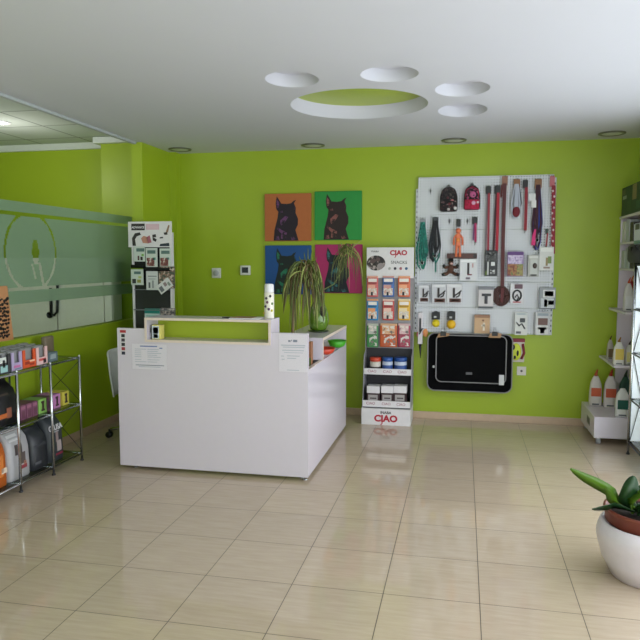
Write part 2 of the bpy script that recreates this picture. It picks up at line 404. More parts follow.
# ------------------------------------------------------------------ reception desk
DX0, DX1, DY0, DY1 = -2.645, -1.17, 1.52, 3.12
NX0, NX1, NZ0, NZ1 = -2.415, -1.440, .985, 1.167
desk = thing('reception_desk', 'white L-shaped reception desk with a lime green display niche on top', 'desk', (-1.9, 2.0, 0))
b = MB().use(WHITE)
b.prism([(DX0, .03), (DX1, .03), (DX1, 1.075), (NX1+.001, 1.075), (NX1+.001, NZ0), (NX0, NZ0), (NX0, 1.083), (DX0, 1.083)], 'y', DY0, DY0+.03); b.build('front_panel', desk)
b = MB().use(WHITE); b.box(DX1-.03, DY0+.0302, .03, DX1, DY1, .81); b.use(CREAM).box(DX1-.0305, DY0+.035, .81, DX1+.0004, 2.04, .8125); b.build('side_panel', desk)
b = MB().use(WHITE); b.box(DX0, DY0+.0302, .03, DX0+.03, 2.3, .74); b.build('end_panel', desk)
b = MB().use(WHITE); b.box(DX0+.03, DY0+.0302, .715, DX1-.0302, 2.2, .74); b.box(-1.8, 2.2, .715, DX1-.0302, DY1, .74); b.build('worktop', desk)
niche = MB().use(WHITE); ya, yb = DY0-.012, 1.74; th = .018
niche.box(NX0, ya, NZ1-th, NX1, yb, NZ1); niche.box(NX0, ya, NZ0, NX1, yb, NZ0+th)
niche.box(NX0, ya, NZ0+th, NX0+th, yb, NZ1-th); niche.box(NX1-th, ya, NZ0+th, NX1, yb, NZ1-th)
niche.use(CREAM); e = .0012
niche.box(NX0, ya-e, NZ1-th, NX1, ya, NZ1); niche.box(NX0, ya-e, NZ0, NX1, ya, NZ0+th)
niche.box(NX0, ya-e, NZ0+th, NX0+th, ya, NZ1-th); niche.box(NX1-th, ya-e, NZ0+th, NX1, ya, NZ1-th)
nb = niche.build('display_niche', desk)
b = MB().use(GREENP); b.box(NX0+th, 1.70, NZ0+th, NX1-th, 1.715, NZ1-th); b.build('niche_back', nb)
# rear wing: a second niche that opens to the right
w = MB().use(WHITE); WX0 = -1.52
w.box(WX0, 2.04, .964, DX1, DY1, .986); w.box(-1.40, 2.04, .8102, DX1, 2.062, .964); w.box(WX0, DY1-.022, .742, DX1-.031, DY1, .964); w.box(DX1-.0310, DY1-.022, .8102, DX1, DY1, .964)
w.box(WX0, 2.062, .8102, DX1-.0305, DY1-.022, .828)
w.use(CREAM); w.box(DX1, 2.04, .964, DX1+.0012, DY1, .986); w.box(DX1, 2.04, .8102, DX1+.0012, 2.062, .964)
w = w.build('side_niche', desk)
b = MB().use(GREENP); b.box(-1.42, 2.062, .828, -1.405, DY1-.022, .964); b.build('niche_back', w)
for x, y in ((-2.55, 1.58), (-1.235, 1.60), (-1.2, 1.56), (-1.2, 3.05), (-2.58, 2.2)):
    b = MB().use(CHROME); b.lathe(x, y, [(.018, 0), (.018, .006), (.011, .008), (.011, .0305)], 14); b.build('foot', desk)

# notices on the desk front
def sheet(name, label, x0, y0, x1, y1, Y, lines, mark=None):
    A = at(x0, y0, Y); B = at(x1, y1, Y)
    t = thing(name, label, 'notice', ((A.x+B.x)/2, Y, B.z), 'notices on the desk front')
    b = MB().use(mat('notice_paper', (222, 215, 226), .6, var=.01)); b.box(A.x+.008, Y-.0012, B.z+.008, B.x-.008, Y-.0002, A.z-.008); pp = b.build('paper', t)
    b = MB()
    for (u0, v0, u1, v1, m) in lines:
        X0, X1 = A.x+(B.x-A.x)*u0, A.x+(B.x-A.x)*u1; Z0, Z1 = A.z+(B.z-A.z)*v0, A.z+(B.z-A.z)*v1
        b.use(m).box(X0, Y-.0018, Z1, X1, Y-.0013, Z0)
    b.build('printed_lines', pp)
    b = MB().use(SLEEVE); b.box(A.x, Y-.0034, B.z, B.x, Y-.0024, A.z); b.build('plastic_sleeve', t)
    return t
LB = c(96, 112, 170); LG = c(178, 180, 196); LK = c(130, 134, 152)
L1 = [(.25, .10, .72, .14, LB), (.78, .16, .86, .20, LB)]
for i, v in enumerate((.22, .29, .36, .43, .50, .60, .68)):
    L1 += [(.10, v, .10+(.32 if i in (0, 6) else .18), v+.022, LG), (.45, v, .45+random.uniform(.25, .45), v+.022, LG)]
L1 += [(.12, .80, .90, .83, LK), (.2, .86, .8, .885, LG)]
sheet('notice_sheet', 'white notice with blue heading in a clear sleeve at left of desk front', 131, 342.5, 168, 371, DY0-.0005, L1)
L2 = [(.34, .17, .42, .22, LK), (.44, .16, .47, .20, LK), (.50, .16, .64, .22, LK), (.10, .29, .90, .315, LG), (.16, .34, .88, .36, LG), (.14, .42, .86, .44, LG), (.20, .48, .82, .495, LG), (.30, .92, .70, .94, LG), (.10, .57, .20, .59, LG), (.12, .65, .22, .67, LG), (.3, .56, .72, .58, LG), (.3, .62, .6, .64, LG)]
sheet('notice_sheet', 'white notice in a clear sleeve at the right corner of the desk front', 278, 333, 308.3, 373.5, DY0-.0005, L2)
A = at(120, 330, DY0); B = at(126, 353.5, DY0)
b = MB().use(c(212, 208, 212)); b.box(A.x, DY0-.0012, B.z, B.x, DY0-.0002, A.z)
b.use(c(170, 40, 48)); b.box(A.x, DY0-.0018, A.z-.02, B.x+.004, DY0-.0012, A.z)
for i, cc in enumerate(((40, 40, 44), (70, 60, 70), (40, 40, 44), (150, 40, 50), (40, 40, 60))):
    b.use(c(*cc)); z = A.z-.03-i*.033; b.box(A.x+.010, DY0-.0018, z-.024, B.x-.006, DY0-.0012, z)
single(b, 'sticker_strip', 'narrow red and black sticker strip at the left edge of the desk front', 'sticker', (A.x, DY0, B.z))

# things on and in the desk
p = at(269.3, 319.5, 1.64)
X, Yc, Zc = p.x, 1.64, NZ1
t = thing('spray_can', 'white printed spray can standing at the right end of the desk niche', 'spray can', (X, Yc, Zc))
k = .036
b = MB().use(c(232, 226, 214)); b.lathe(X, Yc, [(k-.003, Zc), (k, Zc+.004), (k, Zc+.185), (k-.004, Zc+.191)], 24)
for z, a, m in ((.02, 2.4, (60, 60, 70)), (.04, 3.6, (200, 170, 60)), (.07, 4.9, (90, 60, 90)), (.09, 4.2, (70, 60, 90)), (.12, 4.6, (110, 70, 90)), (.15, 4.4, (60, 55, 60)), (.165, 5.2, (40, 40, 45)), (.06, 5.5, (200, 190, 60)), (.11, 5.6, (90, 120, 60))):
    b.use(c(*m)); xx, yy = X+math.cos(a)*(k+.0006), Yc+math.sin(a)*(k+.0006); b.ball((xx, yy, Zc+z), .010, .006, .010, 6)
b.build('can', t)
b = MB().use(PAPER); b.lathe(X, Yc, [(k-.003, Zc+.1915), (k-.002, Zc+.195), (k-.003, Zc+.245), (k-.008, Zc+.253), (0, Zc+.255)], 24); b.build('cap', t)
A = at(226, 318, 1.62); B = at(262, 318, 1.62)
b = MB().use(PAPER); b.box(A.x+.05, 1.54, NZ1+.0004, B.x, 1.70, NZ1+.006); b.use(c(150, 110, 90)); b.box(A.x+.055, 1.55, NZ1+.006, B.x-.06, 1.69, NZ1+.0085)
single(b, 'magazine', 'thin magazine lying flat on top of the desk niche', 'magazine', (A.x+.15, 1.66, NZ1))
b = MB().use(BLACK); p = A; b.tube([(p.x-.02, 1.60, NZ1+.0055), (p.x+.045, 1.58, NZ1+.0055)], .005, 8); b.use(CHROME).tube([(p.x+.045, 1.58, NZ1+.0055), (p.x+.055, 1.5775, NZ1+.0055)], [.004, .001], 8)
single(b, 'pen', 'dark pen lying beside the magazine on the desk niche', 'pen', (p.x, 1.6, NZ1))
def carton(name, label, cat, x0, y0, x1, y1, Y, d, m, patches, group=None, zb=None):
    A = at(x0, y0, Y); B = at(x1, y1, Y); zb = B.z if zb is None else zb
    t = thing(name, label, cat, ((A.x+B.x)/2, Y+d/2, zb), group)
    b = MB().use(m); b.box(A.x, Y, zb, B.x, Y+d, A.z, .002)
    bo = b.build('carton', t); b = MB()
    for u0, v0, u1, v1, mm in patches: b.use(mm).box(A.x+(B.x-A.x)*u0, Y-.0010, A.z+(zb-A.z)*v0, A.x+(B.x-A.x)*u1, Y-.0001, A.z+(zb-A.z)*v1)
    b.build('print', bo); return t
zf = NZ0+th+.0004
carton('product_box', 'small grey box at the far left in the desk niche', 'box', 148, 325, 151.5, 341, 1.56, .05, c(120, 126, 132), [(.1, .2, .9, .5, c(60, 62, 70)), (.2, .6, .8, .9, c(180, 180, 186))], 'small boxes in the desk niche', zf)
carton('product_box', 'small blue and white box beside the grey one in the desk niche', 'box', 152, 325, 161, 341, 1.54, .06, c(226, 214, 120), [(0, .05, .8, .95, c(205, 216, 226)), (.1, .15, .7, .6, c(70, 140, 190)), (.15, .65, .65, .9, c(70, 80, 90))], 'small boxes in the desk niche', zf)
# trays poking from the side niche
def tray(x0, y0, x1, z, m, label, h=.05):
    b = MB().use(m); n = 20; cx, cy = (x0+x1)/2, y0
    b.lathe(cx, cy, [(.04, z), (.065, z+.012), (.085, z+h), (.080, z+h), (.062, z+.016), (0, z+.008)], 24, sx=1.0, sy=1.2)
    return single(b, 'feeding_bowl', label, 'bowl', (cx, cy, z), 'bowls in the desk side niche')
tray(-1.275, 2.26, -1.12, .8284, c(196, 60, 36, rough=.35), 'orange red bowl poking out of the desk side niche')
tray(-1.265, 2.72, -1.10, .8284, c(70, 165, 40, rough=.35), 'bright green bowl poking out of the desk side niche', .06)
carton('product_box', 'small brown box half hidden behind the right desk notice', 'box', 308.3, 342, 311.2, 352, 1.80, .06, c(150, 100, 70), [(.1, .5, .9, .9, c(90, 110, 50))], None, .7404)

# green vase
VX, VY, VZ = -1.305, 2.50, .9864
t = thing('ceramic_vase', 'glossy green teardrop vase with a dark opening, on the white desk wing', 'vase', (VX, VY, VZ))
VG = mat('green_glaze', (.10, .20, .015), .15, var=.1, scale=8, raw=True, coat=.5)
b = MB().use(VG); b.lathe(VX, VY, [(.05, VZ+.0125), (.070, VZ+.025), (.084, VZ+.06), (.089, VZ+.10), (.086, VZ+.14), (.074, VZ+.19), (.054, VZ+.235), (.034, VZ+.27), (.025, VZ+.30), (.025, VZ+.312), (.018, VZ+.312), (.018, VZ+.28), (0, VZ+.27)], 32); b.build('body', t)
b = MB().use(BLACK); b.ball((VX+.042, VY-.046, VZ+.168), .030, .034, .056, 14); b.build('opening', t)
b = MB().use(mat('saucer_green', (40, 62, 24), .3)); b.lathe(VX, VY, [(.07, VZ), (.085, VZ+.002), (.09, VZ+.012), (.06, VZ+.012)], 28); b.build('saucer', t)
b = MB().use(c(226, 226, 206)); b.lathe(VX, VY, [(.0175, VZ+.285), (.0175, VZ+.322), (.014, VZ+.335), (0, VZ+.338)], 16); b.build('stopper', t)

# long-leaved plant behind the corner notice
PX, PY, PZ = -1.395, 1.93, .7404
t = thing('potted_plant', 'plant with long drooping grass-like leaves behind the right desk notice', 'plant', (PX, PY, PZ))
b = MB().use(c(110, 70, 50)); b.lathe(PX, PY, [(.05, PZ), (.07, PZ+.16), (.076, PZ+.17), (.07, PZ+.17), (.06, PZ+.15), (0, PZ+.15)], 24); b.build('pot', t)
LG1 = mat('leaf_olive', (86, 98, 40), .5, var=.25, scale=12); LG2 = mat('leaf_brown', (104, 88, 52), .6, var=.25, scale=12); LG3 = mat('leaf_pale', (150, 158, 84), .5, var=.2, scale=12)
b = MB().use(LG2)
ztop = PZ+.15
b.tube([(PX, PY, ztop), (PX+.01, PY, ztop+.15), (PX+.015, PY, ztop+.42)], [.016, .013, .010], 8); b.build('stem', t)
b = MB()
def curve_leaf(P0, P1, P2, P3, wv, sd):
    pts = [P0*(1-u)**3+P1*3*u*(1-u)**2+P2*3*u*u*(1-u)+P3*u**3 for u in (k/9 for k in range(10))]
    b.blade(pts, [wv*(.55+.45*math.sin(PI*min(1, u*1.1+.1))) if u < .8 else wv*.8*(1-u)/.2+.0012 for u in (k/9 for k in range(10))], sd, .3)
crown = at(307, 279, PY)
for i in range(110):                                     # the main crown droops to the left over the notice
    b.use(random.choice((LG1, LG1, LG2, LG2, LG3)))
    tp = at(random.gauss(305, 7.5), random.uniform(254, 277), PY+random.uniform(-.10, .10)); ep_x = random.uniform(281, 326)
    ep = at(ep_x, random.uniform(302, 334) if ep_x > 289 else random.uniform(290, 318), PY+random.uniform(-.14, .12))
    P0 = Vector((crown.x+random.uniform(-.02, .02), PY+random.uniform(-.02, .02), crown.z-random.uniform(0, .08)))
    P2 = Vector((ep.x+(tp.x-ep.x)*.12, ep.y, tp.z+.02)); P1 = Vector((tp.x, (P0.y+tp.y)/2, tp.z+.07))
    curve_leaf(P0, P1, P2, ep, random.uniform(.011, .017), (1, .5*random.uniform(-1, 1), 0))
side = at(349, 250, PY+.35)
for i in range(40):                                     # a second shoot arches right and hangs before the pink picture
    b.use(random.choice((LG1, LG1, LG3, LG2)))
    ex = random.uniform(330, 363); ep = at(ex, random.uniform(262, 292), PY+random.uniform(.25, .5)); tp = at(random.uniform(334, 359), random.uniform(241, 254), PY+.35)
    P0 = Vector((side.x+random.uniform(-.08, .03), side.y, side.z-random.uniform(.0, .06)))
    curve_leaf(P0, Vector((tp.x, tp.y, tp.z+.05)), Vector((ep.x, ep.y, tp.z+.03)), ep, random.uniform(.005, .010), (1, .4*random.uniform(-1, 1), 0))
b.use(LG3)
for e in (at(362, 240, PY+.4), at(356, 243, PY+.4)): curve_leaf(side, side*.6+e*.4, side*.3+e*.7, e, .007, (.3, 0, 1))
for ex, ey in ((308, 248), (304, 252), (312, 250), (299, 256), (317, 256)):
    e = at(ex, ey, PY+random.uniform(-.06, .1)); b.use(LG1); curve_leaf(crown, crown*.7+e*.3+Vector((.01, 0, 0)), crown*.3+e*.7, e, .012, (1, .3, 0))
cr2 = at(319, 292, PY); b.tube([(crown.x, PY, crown.z-.07), (cr2.x, PY+.03, cr2.z), tuple(at(334, 284, PY+.15)), tuple(at(343, 268, PY+.28)), tuple(side)], [.0045, .004, .004, .0035, .003], 7)
b.build('leaves', t)

# ------------------------------------------------------------------ dog portraits
def portrait(x0, y0, x1, y1, bg, dog, hi, label):
    A = at(x0, y0, 3.67); B = at(x1, y1, 3.67); W = B.x-A.x; H = A.z-B.z; Y = 3.668
    b = MB().use(c(*bg, rough=.6)); b.box(A.x, Y, B.z, B.x, YB-.0006, A.z, .004)
    S = [(80, 325), (85, 262), (92, 236), (104, 190), (109, 152), (97, 137), (93, 104), (100, 60), (113, 80), (127, 104), (160, 107), (186, 103), (200, 90), (216, 83), (204, 104), (215, 130), (213, 160), (228, 195), (227, 230), (212, 262), (222, 295), (231, 325)]
    P = lambda x, y: (A.x+W*(x-25)/280, A.z-H*(y-45)/283)
    f = Y-.0002
    b.use(c(*dog, rough=.6)); b.prism([P(*q) for q in S], 'y', f-.0008, f+.0003)
    b.use(pm(dog, tuple((a+d)//2 for a, d in zip(dog, hi)), hi, 26, .44, .56, .6)); f2 = f-.0008
    for poly in ([(88, 244), (96, 238), (130, 262), (160, 276), (160, 292), (125, 280)], [(100, 80), (116, 100), (112, 128), (101, 132), (98, 104)], [(120, 205), (150, 178), (170, 182), (150, 215), (124, 236)],
                 [(128, 280), (140, 290), (136, 315), (124, 312)], [(150, 296), (158, 300), (160, 318), (150, 316)], [(90, 300), (110, 296), (116, 318), (92, 322)], [(206, 112), (212, 132), (204, 146), (200, 128)],
                 [(118, 150), (134, 146), (138, 156), (122, 160)], [(184, 304), (200, 298), (214, 316), (190, 322)]):
        b.prism([P(*q) for q in poly], 'y', f2-.0006, f2+.0002)
    single(b, 'canvas_picture', label, 'picture', ((A.x+B.x)/2, YB-.016, B.z), 'square dog portraits')
portrait(264.5, 194, 311, 241, (178, 100, 52), (30, 16, 32), (104, 56, 104), 'square canvas of a dark pointy-eared dog on orange, on green wall')
portrait(314.5, 191.5, 361.5, 240, (34, 140, 58), (36, 18, 18), (132, 78, 74), 'square canvas of a dark pointy-eared dog on green, on green wall')
portrait(265, 245.5, 311, 294.5, (16, 74, 136), (12, 28, 26), (30, 112, 80), 'square canvas of a dark pointy-eared dog on blue, below the orange one')
portrait(315, 244.5, 362, 293.5, (168, 36, 96), (18, 26, 34), (48, 104, 106), 'square canvas of a dark pointy-eared dog on pink, behind the grassy leaves')

# wall controls
A = at(212, 268, 3.69); B = at(221, 278, 3.69)
t = thing('wall_switch', 'small white round-dial switch on the green wall above the desk', 'switch', ((A.x+B.x)/2, 3.69, (A.z+B.z)/2))
b = MB().use(c(214, 214, 210)); b.box(A.x, 3.678, B.z, B.x, YB-.0005, A.z, .006, 3); b.build('plate', t)
b = MB().use(c(176, 178, 178)); cx, cz_ = (A.x+B.x)/2, (A.z+B.z)/2; b.lathe(cx, cz_, [(.032, 3.6775), (.030, 3.668), (.012, 3.666), (0, 3.666)], 20, axis='y'); b.build('dial', t)
A = at(240.5, 265.5, 3.69); B = at(250.5, 275, 3.69)
t = thing('thermostat', 'small white thermostat with a dark screen, right of the dial switch', 'thermostat', ((A.x+B.x)/2, 3.69, (A.z+B.z)/2))
b = MB().use(c(220, 220, 216)); b.box(A.x, 3.675, B.z, B.x, YB+.002, A.z, .006, 3); b.build('housing', t)
b = MB().use(c(36, 38, 44, rough=.2)); b.box(A.x+.02, 3.6735, B.z+.022, B.x-.02, 3.6755, A.z-.018, .001); b.build('screen', t)

# ------------------------------------------------------------------ snack stand
SX0, SX1 = -1.05, -.575
st = thing('display_stand', 'tall white and grey cardboard pet snack display stand by the green wall', 'display stand', ((SX0+SX1)/2, 3.5, 0))
DK = mat('dark_card', (46, 44, 48), .6); GRYC = mat('stand_grey_card', (158, 156, 162), .6); RED = mat('logo_red', (178, 20, 48), .5); WC = mat('white_card', (226, 222, 224), .5)
b = MB().use(WC); b.box(SX0, 3.32, .0, SX1, 3.66, .158); b.build('base', st)
text('CIAO', ((SX0+SX1)/2, 3.3192, .062), .088, RED, st, sx=1.05, bold=.004); text('INABA', ((SX0+SX1)/2, 3.3192, .122), .036, c(40, 38, 44), st, name='small_lettering', bold=.001)
for xs in (SX0, SX1-.006):
    b = MB().use(GRYC); b.prism([(3.345, .158), (3.66, .158), (3.66, 1.44), (3.585, 1.44), (3.56, .70), (3.45, .66), (3.40, .30)], 'x', xs, xs+.006); b.build('side_panel', st)
b = MB().use(DK); b.box(SX0+.006, 3.60, .158, SX1-.006, 3.66, .72); b.box(SX0+.006, 3.36, .158, SX1-.006, 3.60, .17); b.build('lower_back', st)
b = MB().use(GRYC); b.box(SX0+.006, 3.59, .72, SX1-.006, 3.66, 1.44); b.build('back_panel', st)
b = MB().use(WC); b.box(SX0+.004, 3.575, 1.42, SX1-.004, 3.59, 1.722, .002); hd = b.build('header', st)
b = MB().use(DK); A = at(376, 263, 3.573)
b.use(pm((34, 30, 32), (70, 60, 60), (170, 156, 152), 34, .50, .62)); b.prism(ell(A.x, A.z, .092, .075, 0, 28), 'y', 3.5736, 3.5748)
b.use(c(150, 140, 140)); b.prism(ell(A.x+.045, A.z-.03, .035, .03, .4, 16), 'y', 3.5728, 3.5736); b.use(c(90, 70, 70)); b.prism(ell(A.x-.03, A.z+.02, .03, .022, .4, 16), 'y', 3.5728, 3.5736); b.prism(ell(A.x+.02, A.z+.035, .022, .02, .4, 16), 'y', 3.5728, 3.5736)
b.build('cat_picture', hd)
A = at(398.5, 253, 3.573); text('CIAO', (A.x, 3.5742, A.z), .066, RED, hd, sx=1.05, bold=.003)
A = at(399, 262.5, 3.573); text('SNACKS', (A.x, 3.5742, A.z), .043, c(60, 58, 62), hd, name='snack_lettering')
A = at(375, 251.5, 3.573); text('INABA', (A.x, 3.5742, A.z), .026, c(60, 58, 62), hd, name='small_lettering')
for i, cc in enumerate(((190, 190, 190), (60, 60, 70), (180, 110, 120), (70, 110, 150))):
    A = at(389.5+i*5.6, 268.5, 3.573); b = MB().use(c(*cc)); b.lathe(A.x, A.z, [(.014, 3.5748), (.014, 3.5738), (0, 3.5738)], 14, axis='y'); b.build('round_emblem', hd)
def tail(x, y, z, k, par):                              # the I of the logo ends in a hook
    b = MB().use(RED); pts = [(x+.004*k, z+.0*k), (x+.004*k, z-.018*k), (x-.004*k, z-.030*k), (x-.018*k, z-.034*k), (x-.018*k, z-.026*k), (x-.009*k, z-.022*k), (x-.007*k, z-.014*k), (x-.007*k, z)]
    b.prism(pts, 'y', y-.0006, y+.0006); b.build('logo_hook', par)
tail((SX0+SX1)/2-.0335, 3.3192, .034, 1, st); A = at(398.5, 253, 3.573); tail(A.x-.0255, 3.5742, A.z-.021, .75, hd)
# shelves with printed lips
for (za, zb, yf) in ((.17, .232, 3.345), (.475, .535, 3.43)):
    b = MB().use(WC); b.box(SX0+.0065, yf, za, SX1-.0065, yf+.008, zb); b.use(DK); b.box(SX0+.0065, yf+.008, za, SX1-.0065, 3.60, za+.008); lp = b.build('shelf', st)
    for u in (.18, .5, .80): text('CIAO', (SX0+(SX1-SX0)*u, yf-.0006, (za+zb)/2+.002), .036, c(150, 70, 90), lp, name='shelf_lettering')
# packets 3 x 3
cols = [(367, 378), (382.5, 394), (398, 410)]
rows = [(276, 297), (299, 320.5), (323.5, 347.5)]
info = [((206, 92, 92), (232, 170, 150), 'pink and red'), ((64, 104, 170), (206, 150, 140), 'blue and lilac'), ((222, 110, 72), (236, 170, 130), 'orange'),
        ((40, 130, 190), (230, 160, 110), 'blue and orange'), ((196, 70, 66), (236, 196, 180), 'red and white'), ((228, 176, 50), (236, 214, 170), 'yellow'),
        ((70, 140, 80), (190, 190, 180), 'green wrapped'), ((196, 92, 44), (220, 170, 130), 'wide orange wrapped'), ((168, 60, 84), (214, 180, 180), 'crimson wrapped')]
pos = ['top left', 'top middle', 'top right', 'middle left', 'centre', 'middle right', 'bottom left', 'bottom middle', 'bottom right']
for i in range(9):
    (x0, x1), (y0, y1) = cols[i % 3], rows[i//3]
    if i == 7: x0, x1 = 380, 397
    A = at(x0, y0, 3.55); B = at(x1, y1, 3.55); W = B.x-A.x; H = A.z-B.z; cx = (A.x+B.x)/2
    m1, m2, cn = info[i]
    t = thing('treat_packet', '%s treat packet in the %s place on the snack stand' % (cn, pos[i]), 'treat packet', (cx, 3.56, B.z), 'treat packets on the snack stand')
    b = MB().use(c(*m1, rough=.35)); b.box(A.x, 3.548, B.z, B.x, 3.572, A.z-H*.08, .009, 3); b.use(c(*m2, rough=.35)); b.box(A.x+.002, 3.556, A.z-H*.12, B.x-.002, 3.5885, A.z, .003)
    pk = b.build('pouch', t); b = MB()
    P = lambda u0, v0, u1, v1, d=0: b.box(A.x+W*u0, 3.5470-d, A.z-H*v1, A.x+W*u1, 3.5479, A.z-H*v0)
    if i < 6:
        b.use(c(236, 226, 220)); P(.12, .12, .88, .28); b.use(c(*[int(v*.75) for v in m1])); P(.12, .30, .86, .38); b.use(c(*m2)); P(.10, .42, .75, .58); b.use(c(228, 220, 214)); b.use(pm((228, 220, 214), (206, 190, 180), m2, 60, .45, .58)); P(.10, .58, .88, .92); b.use(DK); P(.36, .76, .54, .93, .0004)
    else:
        b.use(pm((110, 104, 98), m2, (226, 214, 204), 28, .42, .58)); P(.14, .08, .86, .44); b.use(pm((130, 120, 112), m1, (214, 208, 202), 24, .40, .56)); P(.24, .50, .90, .94); b.use(c(*[int(v*.7) for v in m1])); P(.06, .46, .94, .49)
    b.build('print', pk)
# jars and boxes
for i, (x0, x1, m, cn) in enumerate(((370, 381, (204, 70, 44), 'orange'), (382.5, 393, (36, 84, 158), 'blue'), (394.5, 407, (30, 74, 146), 'blue'))):
    A = at(x0, 357, 3.50); B = at(x1, 357, 3.50); r = (B.x-A.x)/2; cx = (A.x+B.x)/2; z0 = .4834; zt = A.z
    lab = ('round white jar with an orange lid on the snack stand', 'blue-lidded jar between the other two on the snack stand', 'blue-lidded jar at the right on the snack stand')[i]
    t = thing('treat_jar', lab, 'jar', (cx, 3.50, z0), 'treat jars on the snack stand')
    b = MB().use(c(214, 206, 196) if i == 0 else c(196, 204, 222)); b.lathe(cx, 3.50, [(r-.004, z0), (r, z0+.005), (r, zt-.045), (r-.004, zt-.038)], 24)
    b.use(c(74, 62, 58) if i == 0 else c(52, 84, 150)); b.lathe(cx, 3.50, [(r+.0005, zt-.135), (r+.0006, zt-.134), (r+.0006, zt-.09 if i == 0 else zt-.075), (r+.0005, zt-.089 if i == 0 else zt-.074)], 24); b.build('jar_body', t)
    b = MB().use(c(*m, rough=.35)); b.lathe(cx, 3.50, [(r-.001, zt-.0378), (r+.001, zt-.034), (r+.001, zt-.004), (r-.004, zt), (0, zt)], 24); b.build('lid', t)
for i, (x0, x1) in enumerate(((367, 379.5), (381.3, 393.4), (393.9, 406.5))):
    Y = 3.38; A = at(x0, 386, Y); B = at(x1, 386, Y); z0 = .1784; zt = A.z
    t = thing('snack_carton', 'dark snack carton with a white top, %s at the bottom of the stand' % ('leftmost', 'middle one', 'rightmost')[i], 'carton', ((A.x+B.x)/2, Y+.06, z0), 'snack cartons at the bottom of the stand')
    b = MB().use(c(58, 34, 38)); b.box(A.x, Y, z0, B.x, Y+.12, zt-.068); bx = b.build('carton', t)
    b = MB().use(WC); b.box(A.x-.001, Y-.004, zt-.0678, B.x+.001, Y+.124, zt, .002); b.build('lid', t)
    b = MB().use(c(168, 162, 160)); b.box(A.x+.012, Y-.001, zt-.145, B.x-.018, Y-.0001, zt-.085); b.use(c(80, 70, 74)); b.box(A.x+.03, Y-.0016, zt-.125, B.x-.03, Y-.001, zt-.112); b.build('label_panel', bx)

# ------------------------------------------------------------------ perforated board
PYF = 3.665
A = at(418.5, 178, PYF); B = at(549, 333, PYF); xr = at(552, 250, PYF).x
zs = [at(480, y, PYF).z for y in (176, 229.5, 282, 308, 333.5)]
peg = thing('pegboard', 'large white perforated wall board hung with pet accessories', 'pegboard', ((A.x+xr)/2, 3.68, zs[-1]))
for i in range(4):
    b = MB().use(PEG); b.box(A.x, PYF, zs[i+1]+.002, xr, PYF+.02, zs[i]-.001, .0015); b.build('panel', peg)
for xs, zt in ((A.x-.022, at(417, 189, PYF).z), (xr, zs[0]-.03)):
    b = MB().use(mat('post_white', (204, 206, 210), .4)); b.box(xs, PYF+.005, zs[-1], xs+.022, YB-.0006, zt)
    b.use(BLACK); z = zs[-1]+.03
    while z < zt-.03: b.box(xs+.007, PYF+.0035, z, xs+.015, PYF+.006, z+.02); z += .05
    b.build('upright', peg)
def hook(px, py, L=.05, cross=False):
    p = at(px, py, PYF); b = MB().use(DARKM)
    b.tube([(p.x, PYF-.001, p.z), (p.x, PYF-L, p.z), (p.x, PYF-L-.006, p.z+.012)], .0025, 6)
    b.box(p.x-.018, PYF-.003, p.z-.004, p.x+.018, PYF-.0005, p.z+.004)
    if cross: b.box(p.x-.004, PYF-.0032, p.z-.03, p.x+.004, PYF-.0006, p.z+.025)
    b.build('hook', peg)
for q in ((430.5, 191), (449.5, 221), (467.5, 221)): hook(*q, .06, True)
YH = 3.635                                  # front plane of hung goods
GP = 'goods hung on the perforated board'
def header(t, x, z, w, h, m, y=YH):
    b = MB().use(m); b.box(x-w/2, y-.004, z-h, x+w/2, y+.004, z, .002); b.build('header_card', t)
def rectw(x0, y0, x1, y1, Y=YH): A = at(x0, y0, Y); B = at(x1, y1, Y); return A.x, A.z, B.x, B.z

def backpack(x0, y0, x1, y1, body, trim, patches, label):
    X0, Z1, X1, Z0 = rectw(x0, y0, x1, y1); W = X1-X0; H = Z1-Z0; cx = (X0+X1)/2
    t = thing('dog_backpack', label, 'backpack', (cx, YH, Z0), 'small backpacks on the perforated board')
    b = MB().use(body)
    prof = [(X0+W*.06, Z0), (X1-W*.06, Z0), (X1, Z0+H*.08), (X1-W*.01, Z0+H*.6), (X1-W*.12, Z0+H*.86), (cx+W*.2, Z1-H*.03), (cx, Z1), (cx-W*.2, Z1-H*.03), (X0+W*.12, Z0+H*.86), (X0+W*.01, Z0+H*.6), (X0, Z0+H*.08)]
    b.prism(prof, 'y', YH-.03, PYF-.004); es = [e for e in b.bm.edges if len(e.link_faces) == 2 and e.calc_face_angle(0) > .9]
    bmesh.ops.bevel(b.bm, geom=es, offset=.008, segments=2, affect='EDGES'); b.build('body', t)
    b = MB().use(trim); b.box(X0+W*.06, YH-.042, Z0+H*.02, X1-W*.06, YH-.028, Z0+H*.42, .006, 3); pk = b.build('pocket', t)
    b = MB()
    for u, v, r, m in patches: b.use(m); b.lathe(X0+W*u, Z0+H*v, [(r, YH-.0405 if v < .42 else YH-.0300), (r*.9, YH-.046 if v < .42 else YH-.035), (0, YH-.047 if v < .42 else YH-.036)], 12, axis='y')
    b.build('patches', t)
    b = MB().use(trim); b.tube([(X0+W*.1, YH-.031, Z0+H*.5), (X0+W*.14, YH-.032, Z0+H*.8), (cx, YH-.032, Z0+H*.93), (X1-W*.14, YH-.032, Z0+H*.8), (X1-W*.1, YH-.031, Z0+H*.5)], .004, 6); b.build('zip', t)
    b = MB().use(BLACK); b.tube([(cx-.012, PYF-.02, Z1-.01), (cx-.008, PYF-.02, Z1+.02), (cx+.008, PYF-.02, Z1+.02), (cx+.012, PYF-.02, Z1-.01)], .003, 6); b.build('loop', t)
    hook((x0+x1)/2, y0-1)
